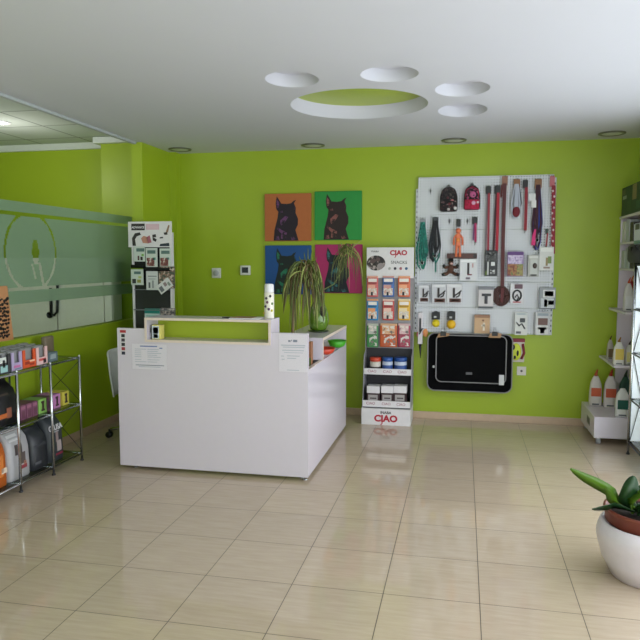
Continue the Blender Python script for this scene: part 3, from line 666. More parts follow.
backpack(440, 187, 457.5, 211.5, pm((26, 24, 27), (52, 46, 48), (96, 84, 82), 45, .52, .66, .8), pm((22, 20, 24), (70, 36, 40), (150, 130, 130), 60, .55, .66, .8), [(.45, .55, .012, c(90, 40, 50)), (.7, .42, .016, c(190, 110, 120)), (.5, .08, .014, c(200, 190, 190)), (.88, .12, .016, c(220, 216, 216)), (.55, .3, .013, c(120, 50, 60))], 'charcoal small dog backpack with pale flower patches, top left of the board')
backpack(464, 185.5, 480, 210, pm((18, 14, 18), (58, 20, 40), (170, 80, 120), 38, .50, .60, .8), pm((150, 18, 52), (190, 34, 76), (40, 20, 30), 50, .5, .66, .8), [(.55, .62, .03, c(190, 90, 140)), (.58, .6, .02, c(70, 20, 60)), (.6, .28, .02, c(220, 170, 200)), (.25, .5, .012, c(150, 40, 90)), (.85, .3, .012, c(220, 210, 215))], 'black and pink small dog backpack on the board')

def bundle(px, y0, y1, w0, w1, cols_, label, name, cat, hdr, n=7, hw=6, hh=6):
    """a harness or rope: straps gathered under a header card that flare out and loop back"""
    T = at(px, y0, YH); Bm = at(px, y1, YH); H = T.z-Bm.z; s = .0098
    t = thing(name, label, cat, (T.x, YH, Bm.z), 'harnesses and leads on the perforated board')
    header(t, T.x, T.z, hw*s, hh*s, hdr); hook(px, y0+1)
    for k, m in enumerate(cols_):
        b = MB().use(m)
        for i in range(n):
            q = (i+.5)/n-.5 + random.uniform(-.08, .08); L = H*random.uniform(.72, 1.0) if i else H; yy = YH-.012+.008*random.random()+.006*k
            b.strap([(T.x+q*w0*s*.5, yy, T.z-hh*s*.6), (T.x+q*w0*s, yy, T.z-H*.3), (T.x+q*w1*s, yy-.004, T.z-H*.62), (T.x+q*w1*s*.8, yy, T.z-L*.9), (T.x+q*w1*s*.25, yy, T.z-L)], [.012, .012, .014, .013, .01], .004)
        b.build('strap', t)
    b = MB().use(CHROME); b.lathe(T.x, Bm.z+H*.14, [(.014, YH-.022), (.017, YH-.022), (.017, YH-.018), (.014, YH-.018), (.014, YH-.022)], 14, axis='y'); b.build('ring', t)
    return t
TEAL = pm((12, 70, 64), (22, 112, 100), (60, 150, 134), 55, .46, .64, .7); NAVY = pm((16, 18, 44), (30, 38, 96), (120, 126, 170), 55, .5, .68, .7); KB = pm((14, 14, 18), (32, 32, 38), (84, 84, 90), 60, .5, .68, .7); WINE = c(112, 22, 40, rough=.7); REDS = c(170, 26, 48, rough=.6); PINK = c(214, 44, 120, rough=.6); BRN = c(84, 24, 28, rough=.55)
KRAFT = c(170, 130, 92); CORK = c(140, 96, 62)
bundle(423, 218.5, 270, 7, 12, [TEAL, c(30, 130, 112, rough=.7)], 'teal green strap harness at the left edge of the board', 'dog_harness', 'harness', GREY, 6)
bundle(435.5, 217, 262, 7, 12, [KB, c(30, 44, 48, rough=.7)], 'black strap harness with teal tip, right of the green harness', 'dog_harness', 'harness', c(70, 72, 76), 6)
# teal tail of the black harness
T = at(436, 256, YH); b = MB().use(TEAL)
b.strap([(T.x-.03, YH-.016, T.z+.03), (T.x-.012, YH-.016, T.z-.02), (T.x, YH-.016, T.z-.08), (T.x, YH-.016, T.z-.16)], .014); b.strap([(T.x+.035, YH-.017, T.z+.03), (T.x+.02, YH-.017, T.z-.03), (T.x, YH-.017, T.z-.07)], .012)
bl = [o for o in bpy.data.objects if o.get('label', '').startswith('black strap harness')][0]
b.build('tail_strap', bl)
# orange rubber toy
X0, Z1, X1, Z0 = rectw(453.5, 219, 463, 258); cx = (X0+X1)/2; H = Z1-Z0
t = thing('rubber_toy', 'orange stick-figure rubber toy hanging under a black card', 'toy', (cx, YH, Z0)); hook(458, 219.5)
header(t, cx, Z1, .042, .075, BLACK)
b = MB().use(c(228, 122, 84, rough=.55)); zt = Z1-.078; hh = zt-Z0
b.lathe(cx, zt-hh*.12, [(.0, YH-.03), (.022, YH-.026), (.026, YH-.01), (.02, YH+.004), (0, YH+.008)], 14, axis='y')
b.box(cx-.022, YH-.026, zt-hh*.62, cx+.022, YH+.004, zt-hh*.2, .01, 3)
for s in (-1, 1):
    b.tube([(cx+s*.02, YH-.012, zt-hh*.26), (cx+s*.04, YH-.012, zt-hh*.36), (cx+s*.042, YH-.012, zt-hh*.58)], [.009, .009, .011], 8)
    b.tube([(cx+s*.012, YH-.012, zt-hh*.58), (cx+s*.018, YH-.012, zt-hh*.8), (cx+s*.018, YH-.012, Z0+.012)], [.012, .011, .014], 8)
b.build('figure', t)
b = MB().use(c(240, 150, 70)); b.lathe(cx, zt-hh*.42, [(.018, YH-.0258), (.014, YH-.032), (0, YH-.033)], 12, axis='y'); b.build('belly', t)
def lead(px, y0, y1, m, label, hdr, w=.022, loop=True, lw=5, m2=None, hh=7, name='dog_lead', dx=0):
    T = at(px, y0, YH); Bm = at(px+dx, y1, YH); s = .0098
    t = thing(name, label, 'lead', (T.x, YH, Bm.z), 'harnesses and leads on the perforated board')
    header(t, T.x, T.z, lw*s, hh*s, hdr); hook(px, y0+1)
    b = MB().use(m); z1 = T.z-hh*s+.01
    b.strap([(T.x+w*.35, YH-.009, z1), (T.x+w*.3+(Bm.x-T.x)*.5, YH-.010, (z1+Bm.z)/2), (Bm.x+w*.2, YH-.009, Bm.z+.03)], w, .005)
    b.build('webbing', t)
    if loop:
        b = MB().use(m2 or m); b.strap([(T.x-w*.3, YH-.001, z1), (T.x-w*.65+(Bm.x-T.x)*.5, YH-.001, (z1+Bm.z)/2), (Bm.x-w*.9, YH-.001, Bm.z+.05)], w*.75, .004); b.build('webbing', t)
    b = MB().use(CHROME); b.tube([(Bm.x, YH-.010, Bm.z+.035), (Bm.x, YH-.010, Bm.z+.004)], [.008, .004], 8); b.build('clip', t)
    return t
lead(475, 217, 245.5, c(170, 36, 90, rough=.6), 'short pink and purple collar strap beside the orange rubber toy', BLACK, .02, True, 5, c(110, 70, 120, rough=.6), 7, 'dog_collar')
lead(488.5, 186, 257, c(150, 40, 56, rough=.6), 'faded red and grey lead, left of the two bright red ones'.replace('two bright red ones', 'bright red lead'), BLACK, .020, True, 5, c(120, 104, 112, rough=.6), 8, dx=-1)
lead(497.5, 185.5, 256, REDS, 'bright red lead hanging left of the long brown lead', BLACK, .026, True, 5.5, c(60, 20, 30, rough=.6), 8, dx=-1.5)
# long lead ending in a coil
T = at(505, 176, YH); Cc = at(501, 296, YH); 
t = thing('training_lead', 'long dark red lead running the height of the board to a round coil', 'lead', (Cc.x, YH, Cc.z-.1), 'harnesses and leads on the perforated board')
header(t, T.x, T.z, .052, .088, c(150, 104, 84)); hook(505, 177)
b = MB().use(BRN); b.strap([(T.x, YH-.010, T.z-.07), ((T.x*.6+Cc.x*.4), YH-.012, (T.z+Cc.z)/2), (Cc.x+.01, YH-.016, Cc.z+.06)], .034, .006); b.build('webbing', t)
b = MB().use(c(92, 28, 32, rough=.6)); b.strap([(T.x-.026, YH-.003, T.z-.08), (T.x-.03, YH-.003, T.z-.2)], .016, .004); b.strap([(Cc.x+.012, YH-.032, Cc.z+.08), (Cc.x+.004, YH-.036, Cc.z-.055)], .03, .005); b.build('strap_end', t)
b = MB().use(c(74, 42, 38, rough=.5))
for i, r in enumerate((.074, .062, .050, .038, .026)):
    pts = [(Cc.x+r*math.cos(a), YH-.018-.003*(i % 2), Cc.z+r*1.25*math.sin(a)) for a in (2*PI*k/26 for k in range(27))]; b.tube(pts, .0075, 7)
b.build('coil', t)
b = MB().use(c(200, 196, 196)); b.box(T.x+.015, YH-.004, T.z-.15, T.x+.035, YH-.001, T.z-.09); b.build('price_tag', t)
t = bundle(517, 179, 218.5, 6, 9.5, [c(180, 184, 200, rough=.7), c(30, 24, 40, rough=.7), NAVY], 'navy and white bundled harness under a brown card', 'dog_harness', 'harness', CORK, 5, 6, 8)
T = at(517, 212, YH); b = MB().use(WINE); b.ball((T.x-.008, YH-.016, T.z), .036, .016, .05, 10); b.build('padding', t)
lead(525.5, 180, 234, c(140, 20, 40, rough=.6), 'short dark red lead between the two bundled harnesses', BLACK, .028, False, 5, None, 8, dx=-1)
t = bundle(538.5, 179, 250, 6, 10, [c(60, 22, 40, rough=.7), c(36, 60, 150, rough=.7), NAVY], 'blue and pink bundle of straps with a white tag', 'dog_harness', 'harness', CORK, 6, 6.5, 9)
T = at(533.5, 240, YH); b = MB().use(PINK); b.strap([(T.x+.012, YH-.02, T.z+.1), (T.x, YH-.022, T.z+.03), (T.x-.004, YH-.022, T.z-.05)], [.016, .03, .036], .006); b.build('strap', t)
T = at(532, 195, YH); b = MB().use(PAPER); b.box(T.x-.033, YH-.026, T.z-.055, T.x+.03, YH-.023, T.z+.01); b.box(T.x-.005, YH-.027, T.z-.12, T.x+.038, YH-.024, T.z-.05); b.build('price_tag', t)
t = lead(552.5, 176, 257, c(140, 24, 44, rough=.6), 'red and white patterned lead at the right edge of the board', c(196, 110, 120), .036, False, 4.5, None, 10, dx=-.5)
T = at(552.5, 176, YH); b = MB().use(c(220, 200, 206))
for i in range(11): b.ball((T.x+(.010 if i % 2 else -.004)+.01, YH-.013, T.z-.14-i*.052), .009, .003, .011, 6)
b.build('pattern', t)
lead(547, 229, 250, c(150, 40, 50, rough=.6), 'very short red strap beside the patterned lead', c(60, 80, 70), .014, False, 2.5, None, 5, 'dog_collar', dx=-1.5)

# plush figure
X0, Z1, X1, Z0 = rectw(443, 258, 458.5, 276.5); cx = (X0+X1)/2; H = Z1-Z0; W = X1-X0
t = thing('plush_toy', 'brown plush figure in a black hat on the board', 'toy', (cx, YH, Z0)); PB = c(92, 62, 50, rough=.9); hook(450.5, 257.5)
b = MB().use(PB); b.ball((cx, YH-.012, Z0+H*.40), W*.2, .026, H*.24); b.ball((cx, YH-.014, Z0+H*.72), W*.17, .024, H*.15)
for s in (-1, 1):
    b.tube([(cx+s*W*.14, YH-.012, Z0+H*.52), (cx+s*W*.36, YH-.014, Z0+H*.48), (cx+s*W*.42, YH-.016, Z0+H*.58)], [.014, .013, .015], 8)
    b.tube([(cx+s*W*.1, YH-.012, Z0+H*.24), (cx+s*W*.3, YH-.016, Z0+H*.12), (cx+s*W*.44, YH-.018, Z0+H*.13)], [.016, .016, .02], 8)
b.build('body', t)
b = MB().use(BLACK); b.lathe(cx, YH-.014, [(W*.28, Z0+H*.82), (W*.28, Z0+H*.835), (W*.17, Z0+H*.85), (W*.15, Z0+H*.97), (0, Z0+H)], 18); b.build('hat', t)
b = MB().use(BLACK)
for s in (-1, 1): b.ball((cx+s*W*.42, YH-.018, Z0+H*.56), .016, .016, .02, 8); b.ball((cx+s*W*.44, YH-.02, Z0+H*.11), .022, .02, .016, 8)
b.build('paws', t)
b = MB().use(c(220, 180, 176)); b.ball((cx+W*.06, YH-.036, Z0+H*.7), W*.1, .008, H*.06, 8); b.build('face', t)

# packs
def pack(name, label, cat, x0, y0, x1, y1, m, patches, depth=.02, top=None, relief=(), group='carded packs on the perforated board'):
    X0, Z1, X1, Z0 = rectw(x0, y0, x1, y1, YH-.01); W = X1-X0; H = Z1-Z0; cx = (X0+X1)/2; yf = YH-.012-depth/2; yb = YH+depth/2
    t = thing(name, label, cat, (cx, YH, Z0), group); hook((x0+x1)/2, y0+.6, .04)
    b = MB().use(m); b.box(X0, yf, Z0, X1, yb, Z1, .002)
    for u0, v0, u1, v1, mm in patches: b.use(mm).box(X0+W*u0, yf-.0009, Z1-H*v1, X0+W*u1, yf+.001, Z1-H*v0)
    b.build('card', t)
    if top: b = MB().use(top); b.box(X0-.001, yf-.003, Z1-H*.12, X1+.001, yb, Z1+.003); b.build('header_card', t)
    for nm, shape, mm in relief:
        b = MB().use(mm)
        for s in shape:
            if s[0] == 'b': b.box(X0+W*s[1], yf-.010, Z1-H*s[4], X0+W*s[3], yf-.0010, Z1-H*s[2], .003)
            elif s[0] == 't': b.tube([(X0+W*u, yf-.006, Z1-H*v) for u, v in s[2]], s[1], 7)
            elif s[0] == 'o': b.ball((X0+W*s[1], yf-.004, Z1-H*s[2]), W*s[3], .008, H*s[4], 8)
        b.build(nm, t)
    return t
PW = c(214, 214, 218); DKP = c(50, 44, 46); BRP = c(96, 62, 54); SIL = c(168, 170, 174)
b = MB().use(c(86, 52, 48)); X0, Z1, X1, Z0 = rectw(447, 253.5, 477, 258.5); b.box(X0, YH-.012, Z0, X1, PYF-.0006, Z1, .002); b.use(DKP); b.box(X1-.035, YH-.0145, Z0+.006, X1-.008, YH-.011, Z1-.006)
single(b, 'sign_strip', 'narrow dark brown sign strip above the plush figure', 'sign', ((X0+X1)/2, YH, Z0))
pack('grooming_pack', 'white card pack with a dark brush printed, right of the plush figure', 'pack', 460, 259, 477, 280.5, PW, [(.08, .05, .92, .14, c(236, 236, 238)), (.42, .18, .55, .72, DKP), (.44, .7, .7, .76, c(120, 50, 60)), (.7, .2, .78, .4, c(190, 150, 150)), (.35, .85, .6, .95, c(110, 100, 110))])
pack('muzzle_pack', 'black and white narrow pack under the faded red lead', 'pack', 485, 250.5, 497, 276, c(40, 40, 44), [(.05, .06, .95, .42, pm((24, 24, 26), (60, 60, 64), (130, 130, 130), 70)), (.2, .44, .32, .95, c(190, 190, 190)), (.5, .45, .8, .6, c(216, 216, 216)), (.45, .74, .82, .92, pm((30, 30, 32), (216, 216, 216), (80, 80, 84), 60)), (.06, .8, .18, .97, c(90, 110, 40))], .03, None, [('product', [('t', .006, [(.2, .1), (.5, .22), (.8, .1)])], c(24, 24, 28))])
pack('treat_packet', 'purple packet with a printed brown animal, right of the long lead', 'treat packet', 507.5, 251.5, 523, 276.5, c(132, 104, 150), [(.02, .02, .98, .14, c(92, 56, 120)), (.02, .15, .96, .5, pm((150, 130, 176), (206, 194, 218), (176, 150, 196), 40)), (.02, .5, .6, .97, pm((120, 60, 40), (176, 120, 70), (90, 110, 60), 50)), (.6, .5, .98, .97, pm((110, 130, 70), (170, 150, 90), (90, 60, 50), 55))], .035)
pack('toy_pack', 'pale grey pack with a small dark round toy', 'pack', 528, 255, 538.5, 276.5, c(176, 176, 172), [(.1, .04, .9, .16, c(214, 214, 212)), (.2, .2, .85, .9, c(196, 198, 196)), (.25, .9, .8, .97, DKP)], .035, None, [('product', [('o', .62, .5, .2, .13)], c(70, 56, 50))])
pack('toy_pack', 'white pack with a small green and brown picture, at the right edge', 'pack', 539.5, 247, 553, 270.5, c(216, 216, 214), [(.1, .04, .9, .2, c(232, 232, 230)), (.45, .45, .6, .8, c(150, 130, 90)), (.6, .4, .85, .7, c(120, 140, 80)), (.3, .84, .75, .92, c(150, 130, 120))], .035)
for i, (x0, x1, w) in enumerate(((418.5, 429, 'leftmost'), (432, 446, 'middle'), (446.8, 462, 'rightmost'))):
    pack('grooming_pack', 'pale pack with a dark angled brush, %s of three in a row' % w, 'pack', x0, 284 if i else 285, x1, 303 if i else 302, c(200, 200, 206) if i < 2 else c(214, 212, 216),
         [(.1, .04, .9, .14, c(224, 224, 228)), (.18, .76, .92, .97, BRP), (.3, .82, .8, .9, c(120, 90, 80))], .02, None,
         [('product', [('b', .40, .2, .54, .72), ('t', .006, [(.5, .62), (.72, .5), (.95, .34)]), ('t', .006, [(.6, .7), (.8, .62), (.88, .45)])], DKP)])
pack('grooming_pack', 'grey tray pack with a dark T-shaped brush, left of the coil', 'pack', 478.5, 287, 493, 308.5, c(196, 190, 192), [(.06, .1, .94, .86, c(206, 200, 202)), (0, .9, 1, 1, c(84, 86, 94))], .035, c(120, 120, 128), [('product', [('b', .22, .3, .85, .42), ('b', .42, .38, .62, .78)], c(52, 50, 56))])
pack('grooming_pack', 'white card pack with a coiled black cord, right of the coil', 'pack', 510.5, 283.5, 523.5, 303.5, c(218, 216, 220), [(.3, .03, .9, .26, c(100, 72, 84)), (.2, .9, .8, .96, c(170, 60, 70))], .02, None,
     [('product', [('t', .008, [(.5+.3*math.cos(a), .6+.26*math.sin(a)) for a in (2*PI*k/16 for k in range(17))]), ('t', .007, [(.35, .7), (.5, .55), (.62, .72), (.5, .8)])], c(28, 28, 36))])
pack('grooming_pack', 'grey and blue pack with a dark window, upper of two at right edge', 'pack', 539.5, 287.5, 555, 309, c(150, 154, 160), [(.22, .1, .95, .46, c(216, 216, 218)), (.32, .16, .86, .40, c(90, 80, 76)), (.1, .5, .9, .95, c(196, 200, 206)), (.3, .55, .5, .9, c(60, 64, 76)), (.55, .6, .9, .8, c(70, 80, 104)), (0, .97, 1, 1, c(70, 72, 78))], .035)
pack('grooming_pack', 'grey and white pack with a dark window, lower of two at right edge', 'pack', 535.5, 312, 549, 335, c(200, 200, 202), [(.12, .04, .9, .16, c(150, 160, 170)), (.18, .26, .86, .56, c(110, 80, 74)), (.1, .6, .9, .96, c(216, 216, 214)), (.2, .66, .8, .76, c(60, 60, 66)), (.35, .74, .65, .92, c(50, 50, 56))], .035)
pack('grooming_pack', 'white pack with a small black clipper, near the bottom of the board', 'pack', 515, 312, 527, 335, c(214, 214, 212), [(.1, .03, .9, .12, c(176, 184, 190)), (.1, .84, .5, .94, c(90, 90, 100))], .03, None, [('product', [('b', .4, .26, .8, .44), ('t', .007, [(.3, .6), (.55, .5), (.8, .72)]), ('t', .005, [(.1, .44), (.3, .56)])], c(70, 72, 76))])
pack('chew_pack', 'kraft paper pack with a white bone shape, left of the mat clip', 'pack', 474.5, 315, 489.5, 336.5, c(196, 160, 124), [(.55, .35, .68, .72, c(226, 214, 196)), (.45, .44, .7, .52, c(226, 214, 196)), (.5, .2, .62, .28, c(120, 80, 60))], .03, c(150, 110, 84))
for i, (x0, x1, r) in enumerate(((432, 440, 4.0), (447.5, 455.3, 4.6))):
    X0, Z1, X1, Z0 = rectw(x0, 312 if i == 0 else 311.5, x1, 319.5 if i == 0 else 320); cx = (X0+X1)/2; rr = r*.0098
    t = thing('ball_toy', 'yellow ball under a black card, %s' % ('the smaller, left one' if i == 0 else 'the larger, right one'), 'ball', (cx, YH, Z0-2*rr), 'yellow balls on the board'); hook((x0+x1)/2, 311.5)
    b = MB().use(c(24, 24, 28)); b.box(X0, YH-.02, Z0, X1, YH+.01, Z1, .003); b.use(c(190, 190, 190)); b.box(X0+.02, YH-.021, Z0+.018, X0+.045, YH-.0195, Z0+.035); b.build('header_card', t)
    b = MB().use(c(224, 200, 30) if i == 0 else c(230, 178, 24)); b.ball((cx, YH-.012, Z0-rr+.002), rr, min(rr, .045), rr, 14); b.build('ball', t)
# lint comb, orange packet
X0, Z1, X1, Z0 = rectw(417.5, 312, 422.5, 358); cx = (X0+X1)/2+.004
t = thing('grooming_comb', 'long white comb with a black pointed tip at the lower left of the board', 'comb', (cx, YH, Z0), None); hook(420, 312.5)
b = MB().use(c(214, 206, 210)); b.box(cx-.024, YH-.012, Z0+.14, cx+.02, PYF+.002, Z1, .004); b.build('sleeve', t)
b = MB().use(BLACK); b.box(cx-.012, YH-.018, Z1-.2, cx+.006, YH-.011, Z1-.06, .003); b.tube([(cx, YH-.004, Z0+.14), (cx+.002, YH-.004, Z0)], [.013, .003], 8); b.tube([(cx-.01, YH-.02, Z0+.24), (cx+.02, YH-.02, Z0+.3)], .007, 6); b.build('tip', t)
X0, Z1, X1, Z0 = rectw(416.5, 329.5, 427.5, 338.5); cx = (X0+X1)/2
t = thing('chew_toy', 'pink and orange bow-shaped chew hung behind the white comb', 'toy', (cx, YH+.02, Z0))
b = MB().use(c(226, 150, 90)); b.ball((X1-.022, YH+.020, (Z0+Z1)/2+.01), .026, .012, .042, 10); b.use(c(204, 110, 110)); b.ball((X0+.02, YH+.020, (Z0+Z1)/2-.006), .022, .012, .03, 10); b.build('chew', t)
b = MB().use(c(190, 130, 140)); b.tube([(X0+.03, YH+.021, (Z0+Z1)/2), (X1-.04, YH+.021, (Z0+Z1)/2)], .010, 8); b.build('knot', t)

# ------------------------------------------------------------------ dog mat with grey piping
def rrect(x0, z0, x1, z1, r, n=6):
    P = []
    for cx, cz_, a0 in ((x1-r, z0+r, -PI/2), (x1-r, z1-r, 0), (x0+r, z1-r, PI/2), (x0+r, z0+r, PI)):
        P += [(cx+r*math.cos(a0+PI/2*k/n), cz_+r*math.sin(a0+PI/2*k/n)) for k in range(n+1)]
    return P
X0, Z1, X1, Z0 = rectw(428, 333, 511.5, 393.5, 3.58)
t = thing('dog_mat', 'large black padded dog mat with grey piping hung below the board', 'dog mat', ((X0+X1)/2, 3.6, Z0))
PIP = mat('grey_piping', (142, 140, 142), .5)
def padded(o, ya, yb, name, pr):
    b = MB().use(BLACKF); b.prism(o, 'y', ya, yb); es = [e for e in b.bm.edges if len(e.link_faces) == 2 and e.calc_face_angle(0) > 1.2]
    bmesh.ops.bevel(b.bm, geom=es, offset=.009, segments=3, affect='EDGES')
    return b.build(name, t)
o1 = rrect(X0, Z0, X1, Z1, .07); pa = padded(o1, 3.585, 3.635, 'back_panel', 0)
b = MB().use(PIP); b.tube([(x, 3.592, z) for x, z in o1+o1[:1]], .006, 7); b.build('piping', pa)
a0, a1, a2, a3 = at(436.5, 335, 3.56), at(505.5, 384, 3.56), at(434.8, 383, 3.56), at(505, 335, 3.56)
o2 = rrect(a0.x, a1.z, a1.x, a0.z, .05); pb = padded(o2, 3.555, 3.5845, 'front_panel', 0)
b = MB().use(PIP); b.tube([(x, 3.561, z) for x, z in o2+o2[:1]], .0055, 7); b.build('piping', pb)
A = at(469, 373.5, 3.553); b = MB().use(c(96, 96, 100)); b.box(A.x-.03, 3.5525, A.z-.012, A.x+.03, 3.5548, A.z+.012, .001); b.build('sewn_label', pb)
A = at(501.5, 380, 3.553); b = MB().use(c(206, 206, 208)); b.box(A.x-.024, 3.548, A.z-.05, A.x+.024, 3.5525, A.z+.05, .002); b.build('white_tag', pb)
A = at(433.5, 367, 3.55); b = MB().use(c(190, 190, 190)); b.ball((A.x, 3.575, A.z), .012, .008, .014, 8); b.build('button', pb)
for px, py in ((443.5, 334.5), (495, 334.5)):
    A = at(px, py, 3.56); b = MB().use(KRAFT); b.prism([(A.x-.062, A.z-.03), (A.x+.05, A.z-.012 if px < 470 else A.z-.03), (A.x+.062, A.z+.01), (A.x+.02, A.z+.018), (A.x-.045, A.z+.012)], 'y', 3.540, 3.553)
    b.use(BLACK); b.box(A.x-.03, 3.532, A.z-.012, A.x+.025, 3.5405, A.z+.03, .003); cl = b.build('clip', t)
    b = MB().use(CHROME); b.tube([(A.x-.012, 3.545, A.z+.028), (A.x-.008, 3.565, A.z+.065), (A.x+.008, 3.6, A.z+.065), (A.x+.012, 3.66, A.z+.03)], .003, 6); b.build('hanger', cl)
# packets at the right of the mat
X0, Z1, X1, Z0 = rectw(510.5, 338.5, 525.5, 363.5, 3.66); cx = (X0+X1)/2
t = thing('tug_toy', 'yellow and black toy in a clear red-topped bag, right of the mat', 'toy', (cx, 3.68, Z0))
b = MB().use(c(206, 196, 190)); b.box(X0+.01, 3.672, Z0+.01, X1-.012, YB-.0008, Z1-.03, .006, 3); b.build('bag', t)
b = MB().use(c(206, 214, 60)); b.ball((X0+.055, 3.667, (Z0+Z1)/2-.01), .05, .02, .085, 12); b.build('ball', t)
b = MB().use(BLACK); b.ball((X0+.03, 3.655, (Z0+Z1)/2+.035), .016, .012, .026, 8); b.ball((X0+.07, 3.652, (Z0+Z1)/2-.02), .012, .01, .03, 8); b.ball((X0+.045, 3.655, (Z0+Z1)/2-.06), .012, .01, .02, 8); b.build('markings', t)
b = MB().use(c(130, 30, 50)); b.box(X0+.01, 3.668, Z1-.035, X1-.01, 3.69, Z1, .003); b.tube([(X1-.03, 3.667, Z1-.05), (X1-.015, 3.665, Z1-.14), (X1-.04, 3.667, Z1-.2)], .012, 8); b.build('header_card', t)
X0, Z1, X1, Z0 = rectw(517, 366.5, 526, 375.5, 3.69)
b = MB().use(c(214, 208, 200)); b.box(X0, 3.690, Z0, X1, YB-.0006, Z1, .003); b.use(c(90, 86, 84)); b.lathe((X0+X1)/2, (Z0+Z1)/2, [(.012, 3.691), (.011, 3.6885), (0, 3.6885)], 12, axis='y')
single(b, 'wall_socket', 'small white square wall plate below the yellow toy', 'wall plate', ((X0+X1)/2, 3.69, (Z0+Z1)/2))

# ------------------------------------------------------------------ leaflet stand behind the desk
LY = 2.70
X0 = at(128, 222, LY).x; X1 = at(171.5, 222, LY).x; ZT = at(150, 221.5, LY).z; LW = X1-X0
ls = thing('leaflet_stand', 'tall white and black leaflet stand behind the left end of the desk', 'leaflet stand', ((X0+X1)/2, LY+.1, 0))
z3 = at(150, 247, LY).z
b = MB().use(WC); b.box(X0+.03, LY+.03, 0.02, X1-.005, LY+.05, ZT-.1); b.box(X0+.03, LY+.0, .02, X0+.048, LY+.03, z3); b.box(X1-.023, LY+.0, .02, X1-.005, LY+.03, z3); b.build('frame', ls)
b = MB().use(BLACK); b.box(X0+.05, LY+.012, .3, X1-.025, LY+.0298, z3); b.build('back_panel', ls)
b = MB().use(WC); b.box(X0, LY-.02, 0, X1, LY+.3, .02, .004); b.build('base', ls)
b = MB().use(WC); b.box(X0, LY-.004, z3-.002, X1, LY+.008, ZT, .002); hd = b.build('header', ls)
def hpt(u, v): return (X0+LW*u, ZT-(ZT-z3)*v)
def hpoly(b, pts, y=.0): b.prism([hpt(*q) for q in pts], 'y', LY-.0052-y, LY-.0040-y)
b = MB().use(DKP)
hpoly(b, [(.08, .08), (.39, .08), (.39, .34), (.08, .34)]); hpoly(b, [(.10, .95), (.09, .65), (.16, .46), (.27, .42), (.30, .52), (.20, .58), (.16, .7), (.18, .95)])
hpoly(b, [(.56, .52), (.64, .50), (.65, .62), (.58, .62), (.66, .70), (.64, .80), (.57, .74)]); hpoly(b, [(.73, .62), (.80, .60), (.81, .66), (.73, .67)]); hpoly(b, [(.82, .44), (.90, .42), (.91, .52), (.84, .53)])
b.use(c(40, 50, 64)); hpoly(b, [(.72, .97), (.74, .88), (.94, .84), (.95, .97)])
b.use(c(150, 120, 96)); hpoly(b, [(.87, .42), (.93, .14), (.96, .16), (.92, .44)])
b.use(c(196, 140, 120)); hpoly(b, [(.30, .66), (.36, .56), (.44, .60), (.46, .86), (.34, .84)]); b.use(c(170, 100, 110)); hpoly(b, [(.42, .62), (.50, .54), (.54, .82), (.46, .86)])
b.use(c(214, 178, 188)); hpoly(b, [(.42, .1), (.72, .1), (.72, .32), (.42, .32)]); b.use(c(226, 200, 208))
for i in range(4): hpoly(b, [(.44, .13+i*.05), (.70, .13+i*.05), (.70, .15+i*.05), (.44, .15+i*.05)], .0006)
b.build('header_print', hd)
p = hpt(.235, .23); text('ADVANCE', (p[0], LY-.0060, p[1]), .027, PAPER, hd, bold=.0008)
def leaflet(x0, y0, x1, y1, Y, m, patches, label, tilt=0, tk=.006):
    A = at(x0, y0, Y); B = at(x1, y1, Y); W = B.x-A.x; H = A.z-B.z; cx, cz_ = (A.x+B.x)/2, (A.z+B.z)/2
    b = MB().use(m); b.box(A.x, Y, B.z, B.x, Y+tk, A.z, .0008)
    for u0, v0, u1, v1, mm in patches: b.use(mm).box(A.x+W*u0, Y-.0009, A.z-H*v1, A.x+W*u1, Y, A.z-H*v0)
    o = single(b, 'leaflet', label, 'leaflet', (cx, Y, cz_), 'leaflets in the stand'); o.rotation_euler = (0, tilt, 0); return o
LT = c(206, 214, 206); GT = c(92, 120, 116)
leaflet(133.5, 246.5, 145, 261.5, LY-.012, LT, [(.25, .12, .95, .34, GT), (.35, .62, .5, .92, c(90, 60, 60)), (.6, .68, .8, .92, c(60, 50, 50)), (.7, .5, .9, .64, c(120, 170, 80))], 'white and green leaflet, top left in the stand')
leaflet(145.5, 248, 157.5, 267, LY-.020, LT, [(.15, .12, .85, .30, GT), (.08, .52, .74, .95, pm((110, 66, 62), (160, 108, 98), (206, 214, 206), 40, .5, .62)), (.6, .5, .85, .64, c(110, 160, 150))], 'leaflet with a green heading and brown picture, top middle in the stand')
leaflet(159.5, 248.5, 171, 266.5, LY-.012, LT, [(.15, .12, .9, .30, GT), (.06, .52, .76, .97, pm((120, 70, 66), (160, 104, 96), (206, 214, 206), 40, .52, .64)), (.6, .5, .85, .62, c(110, 160, 150))], 'leaflet with a green heading and brown picture, top right in the stand')
for x0, y0, x1, y1 in ((132.5, 261, 145.5, 268), (145.5, 266.5, 158, 271), (158, 266, 171, 271)):
    A = at(x0, y0, LY); B = at(x1, y1, LY); b = MB().use(BLACK); b.box(A.x, LY-.035, B.z, B.x, LY+.011, B.z+.012); b.box(A.x, LY-.035, B.z, B.x, LY-.032, B.z+.03); b.build('pocket', ls)
leaflet(130.8, 269, 143.5, 285, LY-.018, LT, [(0, -.14, 1, .02, c(120, 150, 30)), (.25, .15, .8, .32, GT), (.1, .62, .4, .9, c(50, 50, 54)), (.5, .66, .8, .86, c(150, 150, 70)), (.6, .45, .85, .58, c(190, 200, 120))], 'white leaflet with a lime top band, lower left in the stand')
leaflet(146, 271, 158, 290, LY-.016, c(214, 216, 214), [(.15, .25, .9, .30, c(130, 134, 136)), (.2, .6, .35, .9, c(96, 100, 104)), (.5, .5, .65, .9, c(150, 154, 154)), (.2, .4, .8, .44, c(160, 164, 164))], 'pale line-drawn leaflet, lower middle in the stand')
